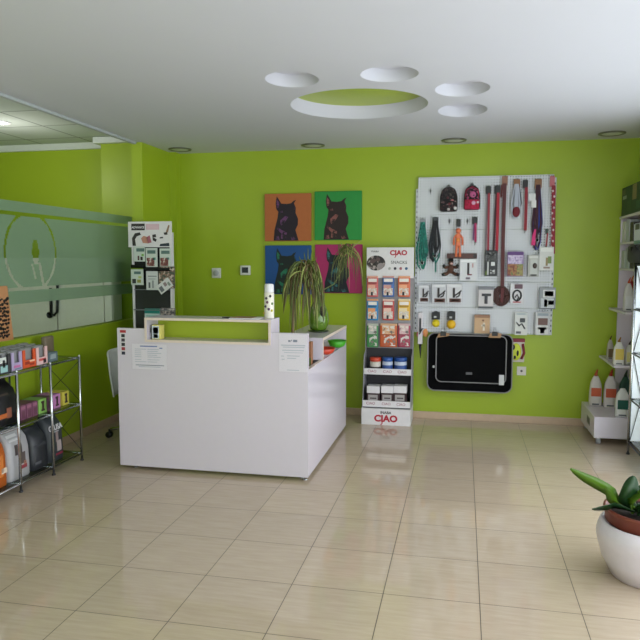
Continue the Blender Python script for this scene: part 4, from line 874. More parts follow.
leaflet(158.5, 266.5, 175, 288.5, LY-.012, c(110, 100, 84), [(.02, .02, .98, .98, pm((70, 84, 70), (140, 112, 96), (206, 190, 176), 36, .46, .58))], 'dark photo leaflet behind the tilted one in the stand')
leaflet(157, 281, 172, 291, LY-.032, c(224, 222, 220), [(.1, .3, .35, .85, c(110, 112, 116)), (.5, .2, .7, .6, c(150, 130, 130)), (.75, .4, .9, .8, c(140, 150, 140))], 'white leaflet tilted across the lower right pocket', -.62)
A = at(131, 309.5, LY); b = MB().use(c(120, 122, 126)); b.box(X0+.05, LY-.03, A.z-.004, X1-.025, LY+.011, A.z+.004); b.build('shelf_rail', ls)
A = at(131, 289.5, LY); b = MB().use(c(120, 122, 126)); b.box(X0+.05, LY-.01, A.z-.003, X1-.025, LY+.011, A.z+.003); b.build('shelf_rail', ls)
leaflet(144.5, 308.5, 160, 325, LY-.022, c(196, 214, 212), [(0, 0, 1, .3, c(24, 132, 124)), (.1, .4, .9, .5, c(150, 190, 186))], 'teal topped brochures in the bottom pocket of the stand', 0, .018)
leaflet(160.5, 308, 175, 325, LY-.022, c(130, 120, 124), [(.02, .02, .98, .98, pm((84, 78, 88), (150, 136, 136), (206, 196, 190), 40, .46, .58))], 'mottled photo brochures in the bottom pocket of the stand', 0, .018)

# ------------------------------------------------------------------ white office chair behind the desk
CX, CY = -2.93, 2.42
t = thing('office_chair', 'white shell office chair half hidden behind the left end of the desk', 'chair', (CX, CY, 0))
CW = mat('white_plastic', (214, 216, 214), .35)
b = MB().use(CW)
R_ = []
for j in range(9):                                   # curved backrest shell, facing +x
    z = .40+.40*j/8; row = []
    for i in range(9):
        a = (i/8-.5)*1.7; wv = .23*(1-.10*abs(j/8-.5))
        row.append((CX-.20+.10*(1-math.cos(a))*1.6-.05*(j/8), CY+wv*math.sin(a)/math.sin(.85), z+(-.03*(i/4-1)**4 if j == 8 else 0)))
    R_.append(row)
for off in (0, .014): pass
F = [[b.bm.verts.new(p) for p in r] for r in R_]; G = [[b.bm.verts.new((p[0]+.014, p[1]*1.0, p[2])) for p in r] for r in R_]
for j in range(8):
    for i in range(8):
        b.bm.faces.new((F[j][i], F[j][i+1], F[j+1][i+1], F[j+1][i])); b.bm.faces.new((G[j][i], G[j+1][i], G[j+1][i+1], G[j][i+1]))
for j in range(8):
    for i in (0, 8): b.bm.faces.new((F[j][i], F[j+1][i], G[j+1][i], G[j][i]))
for i in range(8):
    for j in (0, 8): b.bm.faces.new((F[j][i], G[j][i], G[j][i+1], F[j][i+1]))
bmesh.ops.recalc_face_normals(b.bm, faces=b.bm.faces)
for f in b.bm.faces: f.smooth = True
b.build('backrest', t)
b = MB().use(CW); b.box(CX-.09, CY-.22, .43, CX+.24, CY+.22, .462, .015, 3); b.build('seat', t)
b = MB().use(CHROME); b.tube([(CX, CY, .10), (CX, CY, .43)], .025, 14); b.build('gas_column', t)
b = MB().use(CHROME)
for k in range(5):
    a = 2*PI*k/5+.93; b.tube([(CX, CY, .115), (CX+.27*math.cos(a), CY+.27*math.sin(a), .075)], [.022, .014], 8)
b.lathe(CX, CY, [(.035, .085), (.035, .135)], 16); b.build('star_base', t)
for k in range(5):
    a = 2*PI*k/5+.93; x, y = CX+.28*math.cos(a), CY+.28*math.sin(a); b = MB().use(BLACK)
    b.lathe(x, .028, [(.012, y-.024), (.028, y-.022), (.028, y+.022), (.012, y+.024)], 16, axis='y'); b.tube([(x, y, .03), (x, y, .078)], .008, 8); b.build('caster', t)

# ------------------------------------------------------------------ next room seen through the glass
t = thing('storage_cabinet', 'pale panelled cabinet in the next room behind the glass', 'cabinet', (-4.6, 3.15, 0))
PC = mat('pale_grey', (214, 208, 200), .5)
CY1, CYF = 3.235, 3.06; CZT = at(30, 258, CYF).z
b = MB().use(PC); b.box(-5.6, CYF, 0, -3.53, CY1, CZT); b.build('body', t)
js = [-5.6, -5.0, at(10, 300, CYF).x, at(58, 300, CYF).x, at(105, 300, CYF).x, -3.53]
for u0, u1 in zip(js, js[1:]):
    b = MB().use(PC); b.box(u0+.005, CYF-.018, .06, u1-.005, CYF-.0005, CZT-.005, .002); b.build('door', t)
A = at(53, 290, 3.02)
t = thing('hanging_lead', 'black lead hanging on the pale cabinet behind the glass', 'lead', (A.x, 3.02, A.z-.3))
b = MB().use(BLACK); A1 = at(57.5, 283, 3.025); A2 = at(57, 312, 3.025); A3 = at(51, 313, 3.025); A4 = at(50.5, 288, 3.025)
b.tube([(A1.x, 3.025, A1.z), (A2.x, 3.025, A2.z), ((A2.x+A3.x)/2, 3.022, A2.z-.035), (A3.x, 3.025, A3.z), (A4.x, 3.025, A4.z)], .014, 8)
b.lathe(A3.x-.01, A3.z-.02, [(.022, 3.02), (.034, 3.02), (.034, 3.01), (.022, 3.01), (.022, 3.02)], 14, axis='y'); b.build('rope', t)
b = MB().use(CHROME); b.tube([(A1.x-.02, 3.0415, A1.z+.01), (A1.x-.02, 3.01, A1.z+.01)], .008, 8); b.build('peg', t)

# ------------------------------------------------------------------ chrome rack at left
RX0, RX1 = -3.395, -3.05
ys = [.13, .51, .89, 1.27, 1.65]
rk = thing('shelf_rack', 'chrome tube rack with three glass shelves against the left half wall', 'rack', ((RX0+RX1)/2, .89, 0))
ZS = [.06, .455, .825]
for y in ys:
    for x in (RX1, RX0):
        b = MB().use(CHROME); b.tube([(x, y, .045), (x, y, .84)], .0105, 10); b.ball((x, y, .84), .011, n=8); po = b.build('post', rk)
        b = MB().use(DARKM); b.lathe(x, y, [(.014, 0), (.014, .01), (.008, .014), (.008, .046)], 12); b.build('foot', po)
for z in ZS:
    b = MB().use(CHROME)
    for x in (RX0, RX1): b.tube([(x, ys[0], z), (x, ys[-1], z)], .008, 8)
    for y in ys: b.tube([(RX0, y, z), (RX1, y, z)], .007, 8)
    b.build('rail', rk)
    b = MB().use(GLASSG); b.box(RX0+.012, ys[0], z+.009, RX1-.011, ys[-1], z+.015); b.build('glass_shelf', rk)
b = MB().use(DARKM); y = ys[-1]+.004
for za, zb in ((ZS[1], ZS[2]), (ZS[0], ZS[1])):
    b.tube([(RX0+.015, y, za+.03), (RX1-.01, y, zb-.03)], .0025, 6); b.tube([(RX0+.015, y, zb-.03), (RX1-.01, y, za+.03)], .0025, 6)
b.build('cross_brace', rk)
G = .0154
def shelfbox(name, label, cat, ya, yb, z, h, m, patches, depth=.12, xf=-3.075, group=None, tray=None):
    t = thing(name, label, cat, (xf-depth/2, (ya+yb)/2, z), group); b = MB().use(m)
    if tray:
        for bx in ((xf-depth, ya, z, xf, yb, z+.006), (xf-.006, ya, z+.006, xf, yb, z+h*.42), (xf-depth, ya, z+.006, xf-depth+.006, yb, z+h), (xf-depth+.006, ya, z+.006, xf-.006, ya+.006, z+h*.9), (xf-depth+.006, yb-.006, z+.006, xf-.006, yb, z+h*.9)): b.box(*bx)
        b.box(xf-.007, ya, z+h*.42, xf-.0005, ya+.028, z+h); b.box(xf-.007, yb-.028, z+h*.42, xf-.0005, yb, z+h)
    else: b.box(xf-depth, ya, z, xf, yb, z+h, .002)
    bo = b.build('tray' if tray else 'carton', t)
    b = MB()
    for u0, v0, u1, v1, mm in patches: b.use(mm).box(xf, ya+(yb-ya)*u0, z+h*(1-v1), xf+.0009, ya+(yb-ya)*u1, z+h*(1-v0))
    b.build('print', bo)
    return t
zt = ZS[2]+G
def ypx(px, py, X): return atx(px, py, X).y
TR = 'open display trays on the top shelf of the rack'
XF = -3.075
def yr(a, b_, py=365): return ypx(a, py, XF), ypx(b_, py, XF)
trays = [((-14, -1.5), (32, 32, 36), 'black and white tray at the left picture edge on the top shelf', [(.1, .1, .5, .5, PAPER), (.2, .55, .6, .95, PAPER)], 'black'),
         ((-1, 11.2), (58, 56, 60), 'black and white printed tray, left of the lilac one on the rack', [(.05, .15, .6, .45, c(210, 214, 210)), (.1, .6, .7, .95, c(150, 190, 190)), (.3, .3, .5, .7, BLACK)], 'b'),
         ((11.6, 22.6), (176, 160, 196), 'lilac display tray on the top shelf of the rack', [(.2, .72, .8, .86, c(196, 110, 160)), (.3, .88, .9, .96, c(110, 130, 150))], 'l'),
         ((23.0, 36.4), (214, 84, 44), 'orange display tray on the top shelf of the rack', [(.15, .66, .5, .82, c(150, 50, 30)), (.5, .6, .9, .7, c(236, 190, 160)), (.5, .78, .85, .9, c(150, 50, 30))], 'o'),
         ((36.8, 48), (226, 186, 186), 'pink and white display tray at the right end of the top shelf', [(.2, .66, .85, .8, c(196, 90, 90)), (.6, .72, .85, .95, c(60, 50, 54))], 'p')]
PCH = mat('grey_pouch', (140, 140, 142), .4)
for (a, b_), m, lab, pts, _ in trays:
    ya, yb = yr(a, b_); ya += .002; yb -= .002
    shelfbox('display_tray', lab, 'tray', ya, yb, zt, .125, c(*m), pts, .22, XF, TR, True)
    adj = lab.split(' display')[0].split(' tray')[0].split(' printed')[0]
    nm = {'black': 'pouches at the left picture edge', 'b': 'pouches in the black and white tray', 'l': 'pouches in the lilac tray', 'o': 'pouches in the orange tray', 'p': 'pouches in the pink tray'}[_]
    for j in range(3):
        x = XF-.035-j*.06; b = MB().use(PCH); b.box(x-.03, ya+.010, zt+.0065, x+.012, yb-.010, zt+.135+.006*j, .008, 3)
        single(b, 'food_pouch', 'grey foil pouch, %s, %s' % (('front', 'middle', 'rear')[j]+' of three '+nm, 'on the rack'), 'pouch', (x, (ya+yb)/2, zt+.0065), 'grey pouches in the trays')
ya, yb = yr(48.6, 58); shelfbox('display_tray', 'blue grey box at the right end of the top shelf of the rack', 'box', ya+.002, yb, zt, .07, c(96, 112, 120), [(.2, .2, .8, .7, c(150, 160, 166))], .22, XF, TR)
ya, yb = ypx(46, 350, -3.3), ypx(53, 350, -3.3); b = MB().use(c(126, 112, 94)); b.box(-3.345, ya, zt, -3.305, yb+.03, zt+.15, .012, 3); single(b, 'food_pouch', 'brown pouch standing at the back of the top shelf', 'pouch', (-3.325, (ya+yb)/2, zt))
# middle shelf
zm = ZS[1]+G; X2 = -3.11
def ym(a, b_): return ypx(a, 405, X2), ypx(b_, 405, X2)
MBX = 'snack boxes on the middle shelf of the rack'
BONE = [(.3, .15, .7, .3, c(60, 40, 40)), (.4, .3, .65, .75, c(60, 40, 40)), (.3, .72, .75, .85, c(60, 40, 40))]
for (a, b_), m, cn, h in (((38.8, 46.6), (140, 186, 96), 'light green', .105), ((53.6, 60.5), (196, 130, 186), 'lilac pink', .105), ((63, 69.3), (214, 200, 84), 'yellow', .105)):
    ya, yb = ym(a, b_); shelfbox('snack_box', '%s snack box with a dark picture on the middle shelf of the rack' % cn, 'box', ya, yb, zm, h, c(*m), BONE, .14, X2, MBX)
for i, (a, b_) in enumerate(((20.5, 26), (26.5, 32), (32.5, 38))):
    ya, yb = ym(a, b_); shelfbox('snack_box', 'plum snack box, %s from the black bag on the middle shelf' % ('first', 'second', 'third')[i], 'box', ya, yb-.003, zm, .105, c(122, 72, 96), [(.1, .1, .9, .3, c(150, 96, 120)), (.2, .4, .8, .9, c(104, 60, 80))], .14, X2, MBX)
ya, yb = ym(47.4, 52.8); shelfbox('snack_box', 'dark plum snack box between the green and lilac boxes', 'box', ya, yb, zm, .105, c(96, 56, 80), [(.2, .3, .8, .8, c(70, 40, 60))], .14, X2, MBX)
def foodbag(name, label, ya, yb, z, h, m, patches, xf=-3.09, dep=.17, lean=0, txt=None, grp='pet food bags on the rack'):
    t = thing(name, label, 'food bag', (xf-dep/2, (ya+yb)/2, z), grp); cy = (ya+yb)/2; W = yb-ya
    b = MB().use(m); rows = []
    for zz, kx, ky in ((0, .92, .94), (.03, 1, .99), (.25, 1.0, 1.0), (.6, .95, .98), (.78, .80, .93), (.91, .36, .90), (.95, .14, .90), (1, .10, .91)):
        x0, x1 = xf-dep/2-dep/2*kx, xf-dep/2+dep/2*kx; yy0, yy1 = cy-W/2*ky, cy+W/2*ky; g = min(.02, .3*(x1-x0)); zc = z+h*zz
        rows.append([b.bm.verts.new((x, y, zc)) for x, y in ((x0+g, yy0), (x1-g, yy0), (x1, yy0+g), (x1, yy1-g), (x1-g, yy1), (x0+g, yy1), (x0, yy1-g), (x0, yy0+g))])
    for r0, r1 in zip(rows, rows[1:]):
        for k in range(8): b.bm.faces.new((r0[k], r0[(k+1) % 8], r1[(k+1) % 8], r1[k]))
    b.bm.faces.new(rows[0][::-1]); b.bm.faces.new(rows[-1]); bmesh.ops.recalc_face_normals(b.bm, faces=b.bm.faces); b._tag(set(), True)
    body = b.build('bag', t); b = MB()
    for u0, v0, u1, v1, mm in patches:
        v1 = min(v1, .96)
        def X(v):
            s = 1-v; tab = ((0, .92), (.03, 1), (.25, 1.0), (.6, .95), (.78, .80), (.91, .36), (.95, .14), (1, .10))
            for (a, ka), (bb, kb) in zip(tab, tab[1:]):
                if a <= s <= bb: return xf-dep/2+dep/2*(ka+(kb-ka)*(s-a)/(bb-a))
        n = 5; b.use(mm)
        prev = None
        for q in range(n+1):
            v = v0+(v1-v0)*q/n; cur = [b.bm.verts.new((X(v)+.0015, ya+W*u, z+h*(1-v))) for u in (u0, u1)]
            if prev: f = b.bm.faces.new((prev[0], cur[0], cur[1], prev[1])); f.material_index = b.k
            prev = cur
    b.build('print', body)
    return t
zb_ = ZS[0]+G
def yb3(a, b_, py=450): return ypx(a, py, -3.09), ypx(b_, py, -3.09)
ya, yb = yb3(-16, 8); foodbag('food_bag', 'orange pet food bag at the left picture edge on the bottom shelf', ya, yb-.006, zb_, .36, c(190, 96, 34, rough=.4), [(.2, .4, .8, .8, c(210, 120, 50)), (.7, .65, .95, .75, c(220, 200, 180))])
ya, yb = yb3(8.5, 31); foodbag('food_bag', 'pale grey pet food bag with a dark animal picture, beside the orange bag', ya, yb-.004, zb_, .362, c(176, 174, 178, rough=.4), [(.1, .12, .55, .17, c(220, 218, 220)), (.1, .20, .5, .24, c(216, 214, 216)), (.3, .32, .62, .52, c(80, 70, 70)), (.5, .5, .75, .72, c(92, 80, 78)), (.5, .75, .8, .82, c(150, 60, 70)), (.66, .68, .78, .76, c(176, 120, 100))])
ya, yb = yb3(33, 49); foodbag('food_bag', 'black glossy pet food bag slumped between the grey and lettered bags', ya, yb-.004, zb_, .31, c(44, 46, 52, rough=.35), [(.1, .8, .5, .86, c(90, 92, 98)), (.1, .4, .9, .45, c(60, 62, 68))])
ya, yb = yb3(49.5, 64.5); t = foodbag('food_bag', 'charcoal pet food bag with white lettering at the right of the bottom shelf', ya, yb, zb_, .365, c(56, 60, 66, rough=.4), [(.45, .36, .62, .6, c(150, 130, 130)), (.5, .58, .8, .8, c(176, 160, 160)), (.4, .84, .9, .88, c(140, 50, 70)), (.3, .37, .7, .39, c(170, 172, 176))])
text('GaUSA', (-3.0985, (ya+yb)/2, zb_+.365*.70), .056, PAPER, t, rot=(PI/2-.19, 0, PI/2), bold=.0015)
ya, yb = ym(-14, 19.5); foodbag('food_bag', 'black pet food bag with a small flame picture on the middle shelf', ya, yb-.004, zm, .315, c(28, 27, 30, rough=.35), [(.35, .72, .6, .82, c(190, 100, 44)), (.6, .62, .75, .84, c(150, 90, 70)), (.1, .3, .7, .34, c(64, 54, 44)), (.15, .14, .6, .17, c(70, 64, 50))], X2, .2, grp='pet food bags on the rack')
# leopard card standing on the pouches
BX = -3.464
A0, A1_ = ypx(-9, 312, BX), ypx(10.5, 312, BX)
zc0, zc1 = .9855, atx(5, 286, BX).z
b = MB().use(c(196, 140, 96)); b.prism([(A0, zc0), (A1_+.025, zc0), (A1_-.025, zc1), (A0, zc1)], 'x', BX-.018, BX)
b.use(c(22, 16, 20))
for iy in range(9):
    for iz in range(10):
        y = A0+.02+(A1_-A0-.04)*(iy+random.uniform(.2, .8))/9; z = zc0+.02+(zc1-zc0)*.74*(iz+random.uniform(.2, .8))/10
        b.lathe(y, z, [(.010+.010*random.random(), BX-.0002), (.009, BX+.0015), (0, BX+.0015)], 6, axis='x', sx=1, sy=.8)
single(b, 'scratch_board', 'orange tan leopard print board standing on the sill at the left picture edge', 'board', (BX, (A0+A1_)/2, zc0))

# ------------------------------------------------------------------ white shelf unit on the right wall
GY0, GY1 = 3.0, 3.655
gu = thing('shelf_unit', 'white stepped wall shelf unit in the right back corner', 'shelf unit', (XR-.05, 3.3, 0))
b = MB().use(WHITE); b.box(XR-.022, 2.84, .262, XR-.001, GY1, 2.262); b.build('back_panel', gu)
b = MB().use(WHITE); b.box(1.318, GY1-.018, .26, XR-.022, GY1, 1.99); b.build('end_panel', gu)
def ushelf(x0, z, y0=GY0, y1=GY1, th=.02): b = MB().use(WHITE); b.box(x0, y0, z-th, XR-.022, y1, z, .002); b.build('shelf', gu)
ushelf(1.172, .70); ushelf(1.242, 1.155); ushelf(1.318, 1.525, 2.84, GY1-.018); ushelf(1.318, 1.76, 2.84, GY1-.018); ushelf(1.305, 1.998, 2.84, GY1, .022)
t = thing('plinth_box', 'low white wheeled box under the shelf unit in the right corner', 'plinth box', (1.25, 3.32, 0))
b = MB().use(WHITE); b.box(1.03, GY0, .062, 1.44, GY1, .247, .003); b.build('body', t)
A = atx(586, 418, 1.029); b = MB().use(c(110, 112, 108)); b.box(1.0275, 3.2, .12, 1.0298, 3.34, .19, .0008); b.use(c(70, 76, 72)); b.box(1.0265, 3.22, .135, 1.0278, 3.27, .175); b.box(1.0265, 3.285, .135, 1.0278, 3.325, .175); b.build('emblem', t)
for x, y in ((1.075, 3.05), (1.075, 3.60), (1.39, 3.05), (1.39, 3.60)):
    b = MB().use(c(150, 152, 156)); b.lathe(y, .0292, [(.012, x-.018), (.029, x-.016), (.029, x+.016), (.012, x+.018)], 16, axis='x'); b.use(CHROME); b.box(x-.018, y-.02, .045, x+.018, y+.02, .0618, .003); b.build('caster', t)
def pouchbag(label, px0, px1, ptop, Y, z, m, band, m2, name='treat_bag', tip=None, grp='treat bags on the shelf unit', hdr=None):
    A = at(px0, ptop, Y); B = at(px1, ptop, Y); h = A.z-z; W = B.x-A.x; cx = (A.x+B.x)/2
    t = thing(name, label, 'bag', (cx, Y, z), grp); b = MB().use(m); R_ = []
    for s, kx, kd in ((0, .92, 1), (.04, 1, 1), (.45, .98, .92), (.7, .84, .7), (.86, .5, .36), (.93, .3, .2)):
        r = .5; R_.append((W/2*kx, .036*kd, z+h*s))
    rings = []
    for rx, ry, zz in R_:
        rings.append([b.bm.verts.new((cx+rx*max(-1, min(1, 1.25*math.cos(a))), Y+ry*max(-1, min(1, 1.25*math.sin(a))), zz)) for a in (2*PI*(k+.5)/16 for k in range(16))])
    for r0, r1 in zip(rings, rings[1:]):
        for k in range(16): b.bm.faces.new((r0[k], r0[(k+1) % 16], r1[(k+1) % 16], r1[k]))
    b.bm.faces.new(rings[0][::-1]); b.bm.faces.new(rings[-1]); bmesh.ops.recalc_face_normals(b.bm, faces=b.bm.faces); b._tag(set(), True)
    body = b.build('bag', t)
    b = MB().use(m2); b.box(cx-W*.40, Y-.038, z+h*band[0], cx+W*.40, Y-.0335, z+h*band[1]); b.build('printed_label', body)
    b = MB().use(c(80, 84, 90)); b.box(cx-W*.3, Y-.0385, z+h*.04, cx+W*.25, Y-.034, z+h*.08); b.build('small_print', body)
    if hdr is not False:
        b = MB().use(tip or c(180, 84, 40)); b.tube([(cx, Y, z+h*.925), (cx, Y, z+h*.98), (cx+.012, Y, z+h*1.12)], [W*.16, W*.12, W*.05], 10); b.build('tied_top', t)
    return t
zp = .2474
pouchbag('white treat bag with an orange red label, leftmost on the wheeled box', 590, 602.3, 373, 3.5, zp, c(206, 200, 194), (.30, .56), c(196, 90, 54))
pouchbag('white treat bag with an orange red label, second from left on the wheeled box', 604.6, 617.5, 373, 3.45, zp, c(202, 196, 192), (.30, .56), c(190, 84, 54), tip=c(160, 44, 24))
pouchbag('white treat bag with a green label at the front of the wheeled box', 616, 630, 386, 3.08, zp, c(214, 214, 212), (.25, .56), c(20, 84, 74), tip=c(30, 60, 50), hdr=False)
pouchbag('dark green bag behind the green-labelled bag on the wheeled box', 619.5, 632, 374, 3.42, zp, c(24, 70, 56), (.3, .5), c(40, 90, 74), tip=c(20, 40, 34))
zq = .7004
pouchbag('white treat bag with a yellow label at the front of the lower shelf', 614, 624.5, 340, 3.06, zq, c(220, 218, 214), (.22, .66), c(216, 192, 90), tip=c(150, 110, 50))
pouchbag('white treat bag with a pale yellow label, right of the yellow labelled one', 625.5, 634, 343, 3.08, zq, c(206, 204, 198), (.15, .6), c(214, 206, 140), tip=c(70, 40, 40))
pouchbag('grey and brown treat bag at the back of the lower shelf', 607.5, 613.5, 338, 3.42, zq, c(176, 170, 162), (.1, .5), c(110, 90, 60), tip=c(90, 40, 30))
zr = 1.1554
pouchbag('white bag with a red and orange top on the middle shelf', 624.5, 633.5, 281, 3.2, zr, c(208, 206, 204), (.1, .5), c(214, 214, 214), tip=c(190, 74, 30))
pouchbag('red bag behind the white one on the middle shelf', 628, 636, 279, 3.42, zr, c(150, 34, 34), (.5, .7), c(190, 70, 40), tip=c(190, 100, 40))
# upper shelves
for i, (ya, h, m, lab) in enumerate(((3.52, .19, (206, 206, 202), 'white box at the far end of the upper shelf'), (3.37, .2, (176, 182, 186), 'pale grey box, next to the white one on the upper shelf'), (3.22, .17, (64, 60, 60), 'dark box, third from the far end of the upper shelf'))):
    shelfbox('product_box', lab, 'box', ya, ya+.11, 1.7604, h, c(*m), [(.2, .2, .8, .5, c(90, 84, 84)), (.2, .6, .8, .8, c(140, 146, 150))], .08, 1.41, 'boxes on the upper shelves')
for o in bpy.data.objects: pass
for i, (ya, h, m, lab) in enumerate(((3.50, .16, (186, 190, 192), 'silver grey box at the far end of the second shelf from the top'), (3.33, .18, (170, 178, 184), 'blue grey box, nearer the camera on the second shelf from the top'), (3.17, .12, (60, 56, 56), 'small dark box, third on the second shelf from the top'))):
    shelfbox('product_box', lab, 'box', ya, ya+.13, 1.5254, h, c(*m), [(.2, .15, .8, .4, c(70, 66, 70)), (.2, .6, .8, .8, c(130, 136, 140))], .08, 1.41, 'boxes on the upper shelves')
DGB = c(22, 58, 44)
t = thing('display_box', 'long dark green printed box on top of the right shelf unit', 'box', (1.38, 3.1, 1.9984))
b = MB().use(DGB); b.box(1.318, 2.86, 1.9984, 1.44, 3.64, 2.255, .003); bo = b.build('carton', t)
b = MB()
for y0, z0, y1, z1, m in ((3.46, .15, 3.60, .18, (150, 160, 150)), (3.1, .12, 3.24, .25, (130, 116, 80)), (2.87, .18, 2.98, .24, (110, 170, 180)), (3.28, .04, 3.42, .12, (40, 70, 50)), (2.9, .03, 3.1, .10, (40, 84, 64)), (3.5, .19, 3.62, .24, (80, 84, 60))):
    b.use(c(*m)); b.box(1.3170, y0, 1.9984+z0, 1.3181, y1, 1.9984+z1)
b.build('print', bo)

# ------------------------------------------------------------------ chrome rack at the right picture edge
QX0, QX1, QY0, QY1 = 1.255, 1.425, 1.95, 2.76
rr = thing('shelf_rack', 'tall chrome rack with glass shelves at the right picture edge', 'rack', (1.34, 2.35, 0))
for x, y in ((QX0, QY1), (QX1, QY1), (QX0, QY0), (QX1, QY0)):
    b = MB().use(CHROME); b.tube([(x, y, .03), (x, y, 1.58)], .0115, 10); po = b.build('post', rr)
    b = MB().use(DARKM); b.lathe(x, y, [(.015, 0), (.015, .012), (.008, .016), (.008, .031)], 12); b.build('foot', po)
for z in (.10, .46, .84, 1.20, 1.56):
    b = MB().use(DARKM)
    for x in (QX0, QX1): b.tube([(x, QY0, z), (x, QY1, z)], .007, 8)
    for y in (QY0, QY1): b.tube([(QX0, y, z), (QX1, y, z)], .007, 8)
    b.build('rail', rr)
    b = MB().use(GLASSG); b.box(QX0+.013, QY0+.013, z+.008, QX1-.013, QY1-.013, z+.014); b.build('glass_shelf', rr)
b = MB().use(mat('white_acrylic', (236, 240, 246), .12)); b.box(QX0+.014, QY1+.0085, .11, QX1+.012, QY1+.014, 1.55); b.build('end_panel', rr)
b = MB().use(DARKM)
for za, zb in ((.12, .82), (.86, 1.54)): b.tube([(QX0+.012, QY1-.002, za), (QX1-.012, QY1-.002, zb)], .003, 6); b.tube([(QX0+.012, QY1-.002, zb), (QX1-.012, QY1-.002, za)], .003, 6)
b.build('cross_brace', rr)
zq = 1.5744
b = MB().use(c(36, 38, 42, rough=.6)); b.box(1.19, 2.3, zq, 1.42, 2.79, zq+.145, .03, 4); b.use(c(20, 20, 24)); b.tube([(1.191, 2.42, zq+.10), (1.18, 2.46, zq+.13), (1.18, 2.6, zq+.13), (1.191, 2.64, zq+.10)], .008, 6)
single(b, 'carrier_bag', 'dark grey soft carrier bag on top of the right chrome rack', 'bag', (1.31, 2.55, zq))
b = MB().use(c(206, 212, 214)); b.box(1.222, 2.35, zq+.1454, 1.42, 2.72, zq+.31, .006); b.use(c(110, 150, 140)); b.box(1.2212, 2.36, zq+.15, 1.2226, 2.71, zq+.175); b.use(BLACK); b.box(1.2212, 2.55, zq+.26, 1.2226, 2.68, zq+.305)
single(b, 'storage_box', 'white box standing on the dark carrier bag at the right edge', 'box', (1.33, 2.45, zq+.1454))

# ------------------------------------------------------------------ planter at lower right
KX, KY = .838, .455
t = thing('potted_plant', 'broad-leaved plant in a big white pot on the floor at lower right', 'plant', (KX, KY, 0))
PWH = mat('white_ceramic', (212, 203, 210), .3, coat=.2)
b = MB().use(PWH); b.lathe(KX, KY, [(.158, 0), (.176, .006), (.212, .075), (.222, .092), (.224, .098), (.243, .165), (.251, .20), (.251, .222), (.246, .250), (.242, .254), (.236, .276), (.226, .285), (.218, .281), (.20, .26), (0, .24)], 48); b.build('outer_pot', t)
b = MB().use(c(112, 52, 38)); b.lathe(KX, KY, [(.16, .245), (.212, .286), (.216, .335), (.221, .339), (.221, .352), (.205, .352), (.198, .31), (0, .308)], 40); b.build('inner_pot', t)
b = MB().use(mat('soil', (38, 28, 22), .95, var=.3, scale=60)); b.lathe(KX, KY, [(.197, .311), (.194, .322), (.1, .328), (0, .332)], 32); b.build('soil', t)
LFA = mat('leaf_green', (82, 118, 28), .35, var=.18, scale=8); LFB = mat('leaf_dark', (34, 66, 34), .32, var=.18, scale=8)
def W3(px, py, Y): return at(px, py, Y)
def broad(pts, w, side, m, fold=.35):
    pts = [Vector(p) for p in pts]; out = []
    for k in range(13):
        u = k/12*(len(pts)-1); i = min(int(u), len(pts)-2); f = u-i
        p0, p1, p2, p3 = pts[max(i-1, 0)], pts[i], pts[i+1], pts[min(i+2, len(pts)-1)]
        out.append(.5*((2*p1)+(p2-p0)*f+(2*p0-5*p1+4*p2-p3)*f*f+(3*p1-p0-3*p2+p3)*f**3))
    b = MB().use(m); b.blade(out, [w*(.16 if k < 2 else max(.04, math.sin(PI*min(1, (k-1)/11.3))**.75)) for k in range(13)], side, fold, .0025); b.build('leaf', t)
Y = .47
broad([(KX-.06, KY-.02, .34), W3(617, 505, .45), W3(611, 492, .42), W3(597, 483, .40), W3(583, 476, .39), W3(570.5, 468.5, .38)], .064, (.25, -.35, 1), LFA, .2)
broad([(KX-.05, KY-.05, .34), W3(616, 503, .40), W3(611, 495, .38), W3(606, 488, .36)], .05, (.9, -.4, .2), LFA)
broad([(KX-.05, KY-.06, .34), W3(617, 505, .40), W3(606, 506, .34), W3(592, 509, .30)], .05, (.15, -.5, .8), LFB)
broad([(KX-.01, KY-.03, .34), W3(628, 503, .42), W3(630, 490, .40), W3(634, 476, .42)], .085, (1, -.15, 0), LFB)
broad([(KX+.0, KY-.06, .34), W3(632, 505, .40), W3(640, 496, .36), W3(650, 490, .34)], .06, (.3, -1, .2), LFA)
broad([(KX+.03, KY+.02, .34), W3(650, 490, .5), W3(655, 465, .52), W3(662, 445, .5)], .07, (1, 0, 0), LFB)
broad([(KX+.05, KY-.02, .34), W3(662, 495, .48), W3(680, 478, .45), W3(700, 470, .42)], .06, (.3, -1, .3), LFA)
broad([(KX-.02, KY+.05, .34), W3(630, 500, .56), W3(643, 488, .62), W3(654, 480, .66)], .06, (.5, -1, .3), LFB)
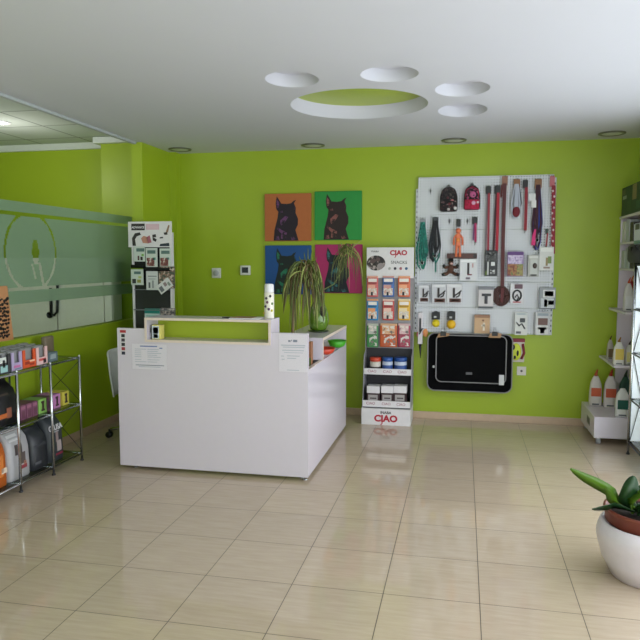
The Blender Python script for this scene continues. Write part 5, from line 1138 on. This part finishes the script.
broad([(KX+.01, KY-.09, .34), W3(640, 512, .36), W3(646, 508, .30), W3(656, 510, .26)], .05, (.2, -1, .3), LFB)
for i in range(9):
    a = i*.7; b = MB().use(LFA if i % 2 else LFB); x, y = KX-.05+.05*math.cos(a), KY-.03+.04*math.sin(a); b.tube([(x, y, .338), (x+.01*math.cos(a), y+.01*math.sin(a), .40)], [.008, .006], 7); b.build('stalk', t)

# ------------------------------------------------------------------ light: overcast daylight through the shop windows, plus added fill in the next room
w = bpy.data.worlds.new('daylight'); sc.world = w; w.use_nodes = True
bg = w.node_tree.nodes['Background']; bg.inputs[0].default_value = (.99, .97, 1.035, 1); bg.inputs[1].default_value = 4.6
def portal(name, loc, rot, sx, sy):
    l = bpy.data.lights.new(name, 'AREA'); l.shape = 'RECTANGLE'; l.size = sx; l.size_y = sy; l.cycles.is_portal = True
    o = bpy.data.objects.new(name, l); COL.objects.link(o); o.location = loc; o.rotation_euler = rot
portal('daylight_front', (-.475, YF-.12, 1.3), (PI/2, 0, 0), 3.7, 2.3)
portal('added_daylight_next_room', (-4.85, YF-.12, 1.3), (PI/2, 0, 0), 2.5, 2.3)  # portal for the window added to brighten the next room
portal('daylight_right', (XR+.13, (WY0+WY1)/2, (WZ0+WZ1)/2), (PI/2, 0, PI/2), WY1-WY0, WZ1-WZ0)
for lx, ly in ((p_lit.x, p_lit.y), (p_lit.x, p_lit.y-2.4), (p_lit.x-.0, p_lit.y-4.8)):  # first serves the lit downlight; two unseen ones added without fittings as fill
    l = bpy.data.lights.new('lamp', 'POINT'); l.energy = 8; l.shadow_soft_size = .08; l.color = (1, .96, .9)
    o = bpy.data.objects.new('downlight_and_fill', l); COL.objects.link(o); o.location = (lx, ly, 2.48)
sc.view_settings.view_transform = 'Standard'; sc.view_settings.look = 'None'; sc.view_settings.exposure = 0; sc.view_settings.gamma = 1
sc.view_settings.use_curve_mapping = False
sc.cycles.max_bounces = 10; sc.cycles.diffuse_bounces = 6; sc.cycles.transparent_max_bounces = 16
sc.cycles.use_denoising = True
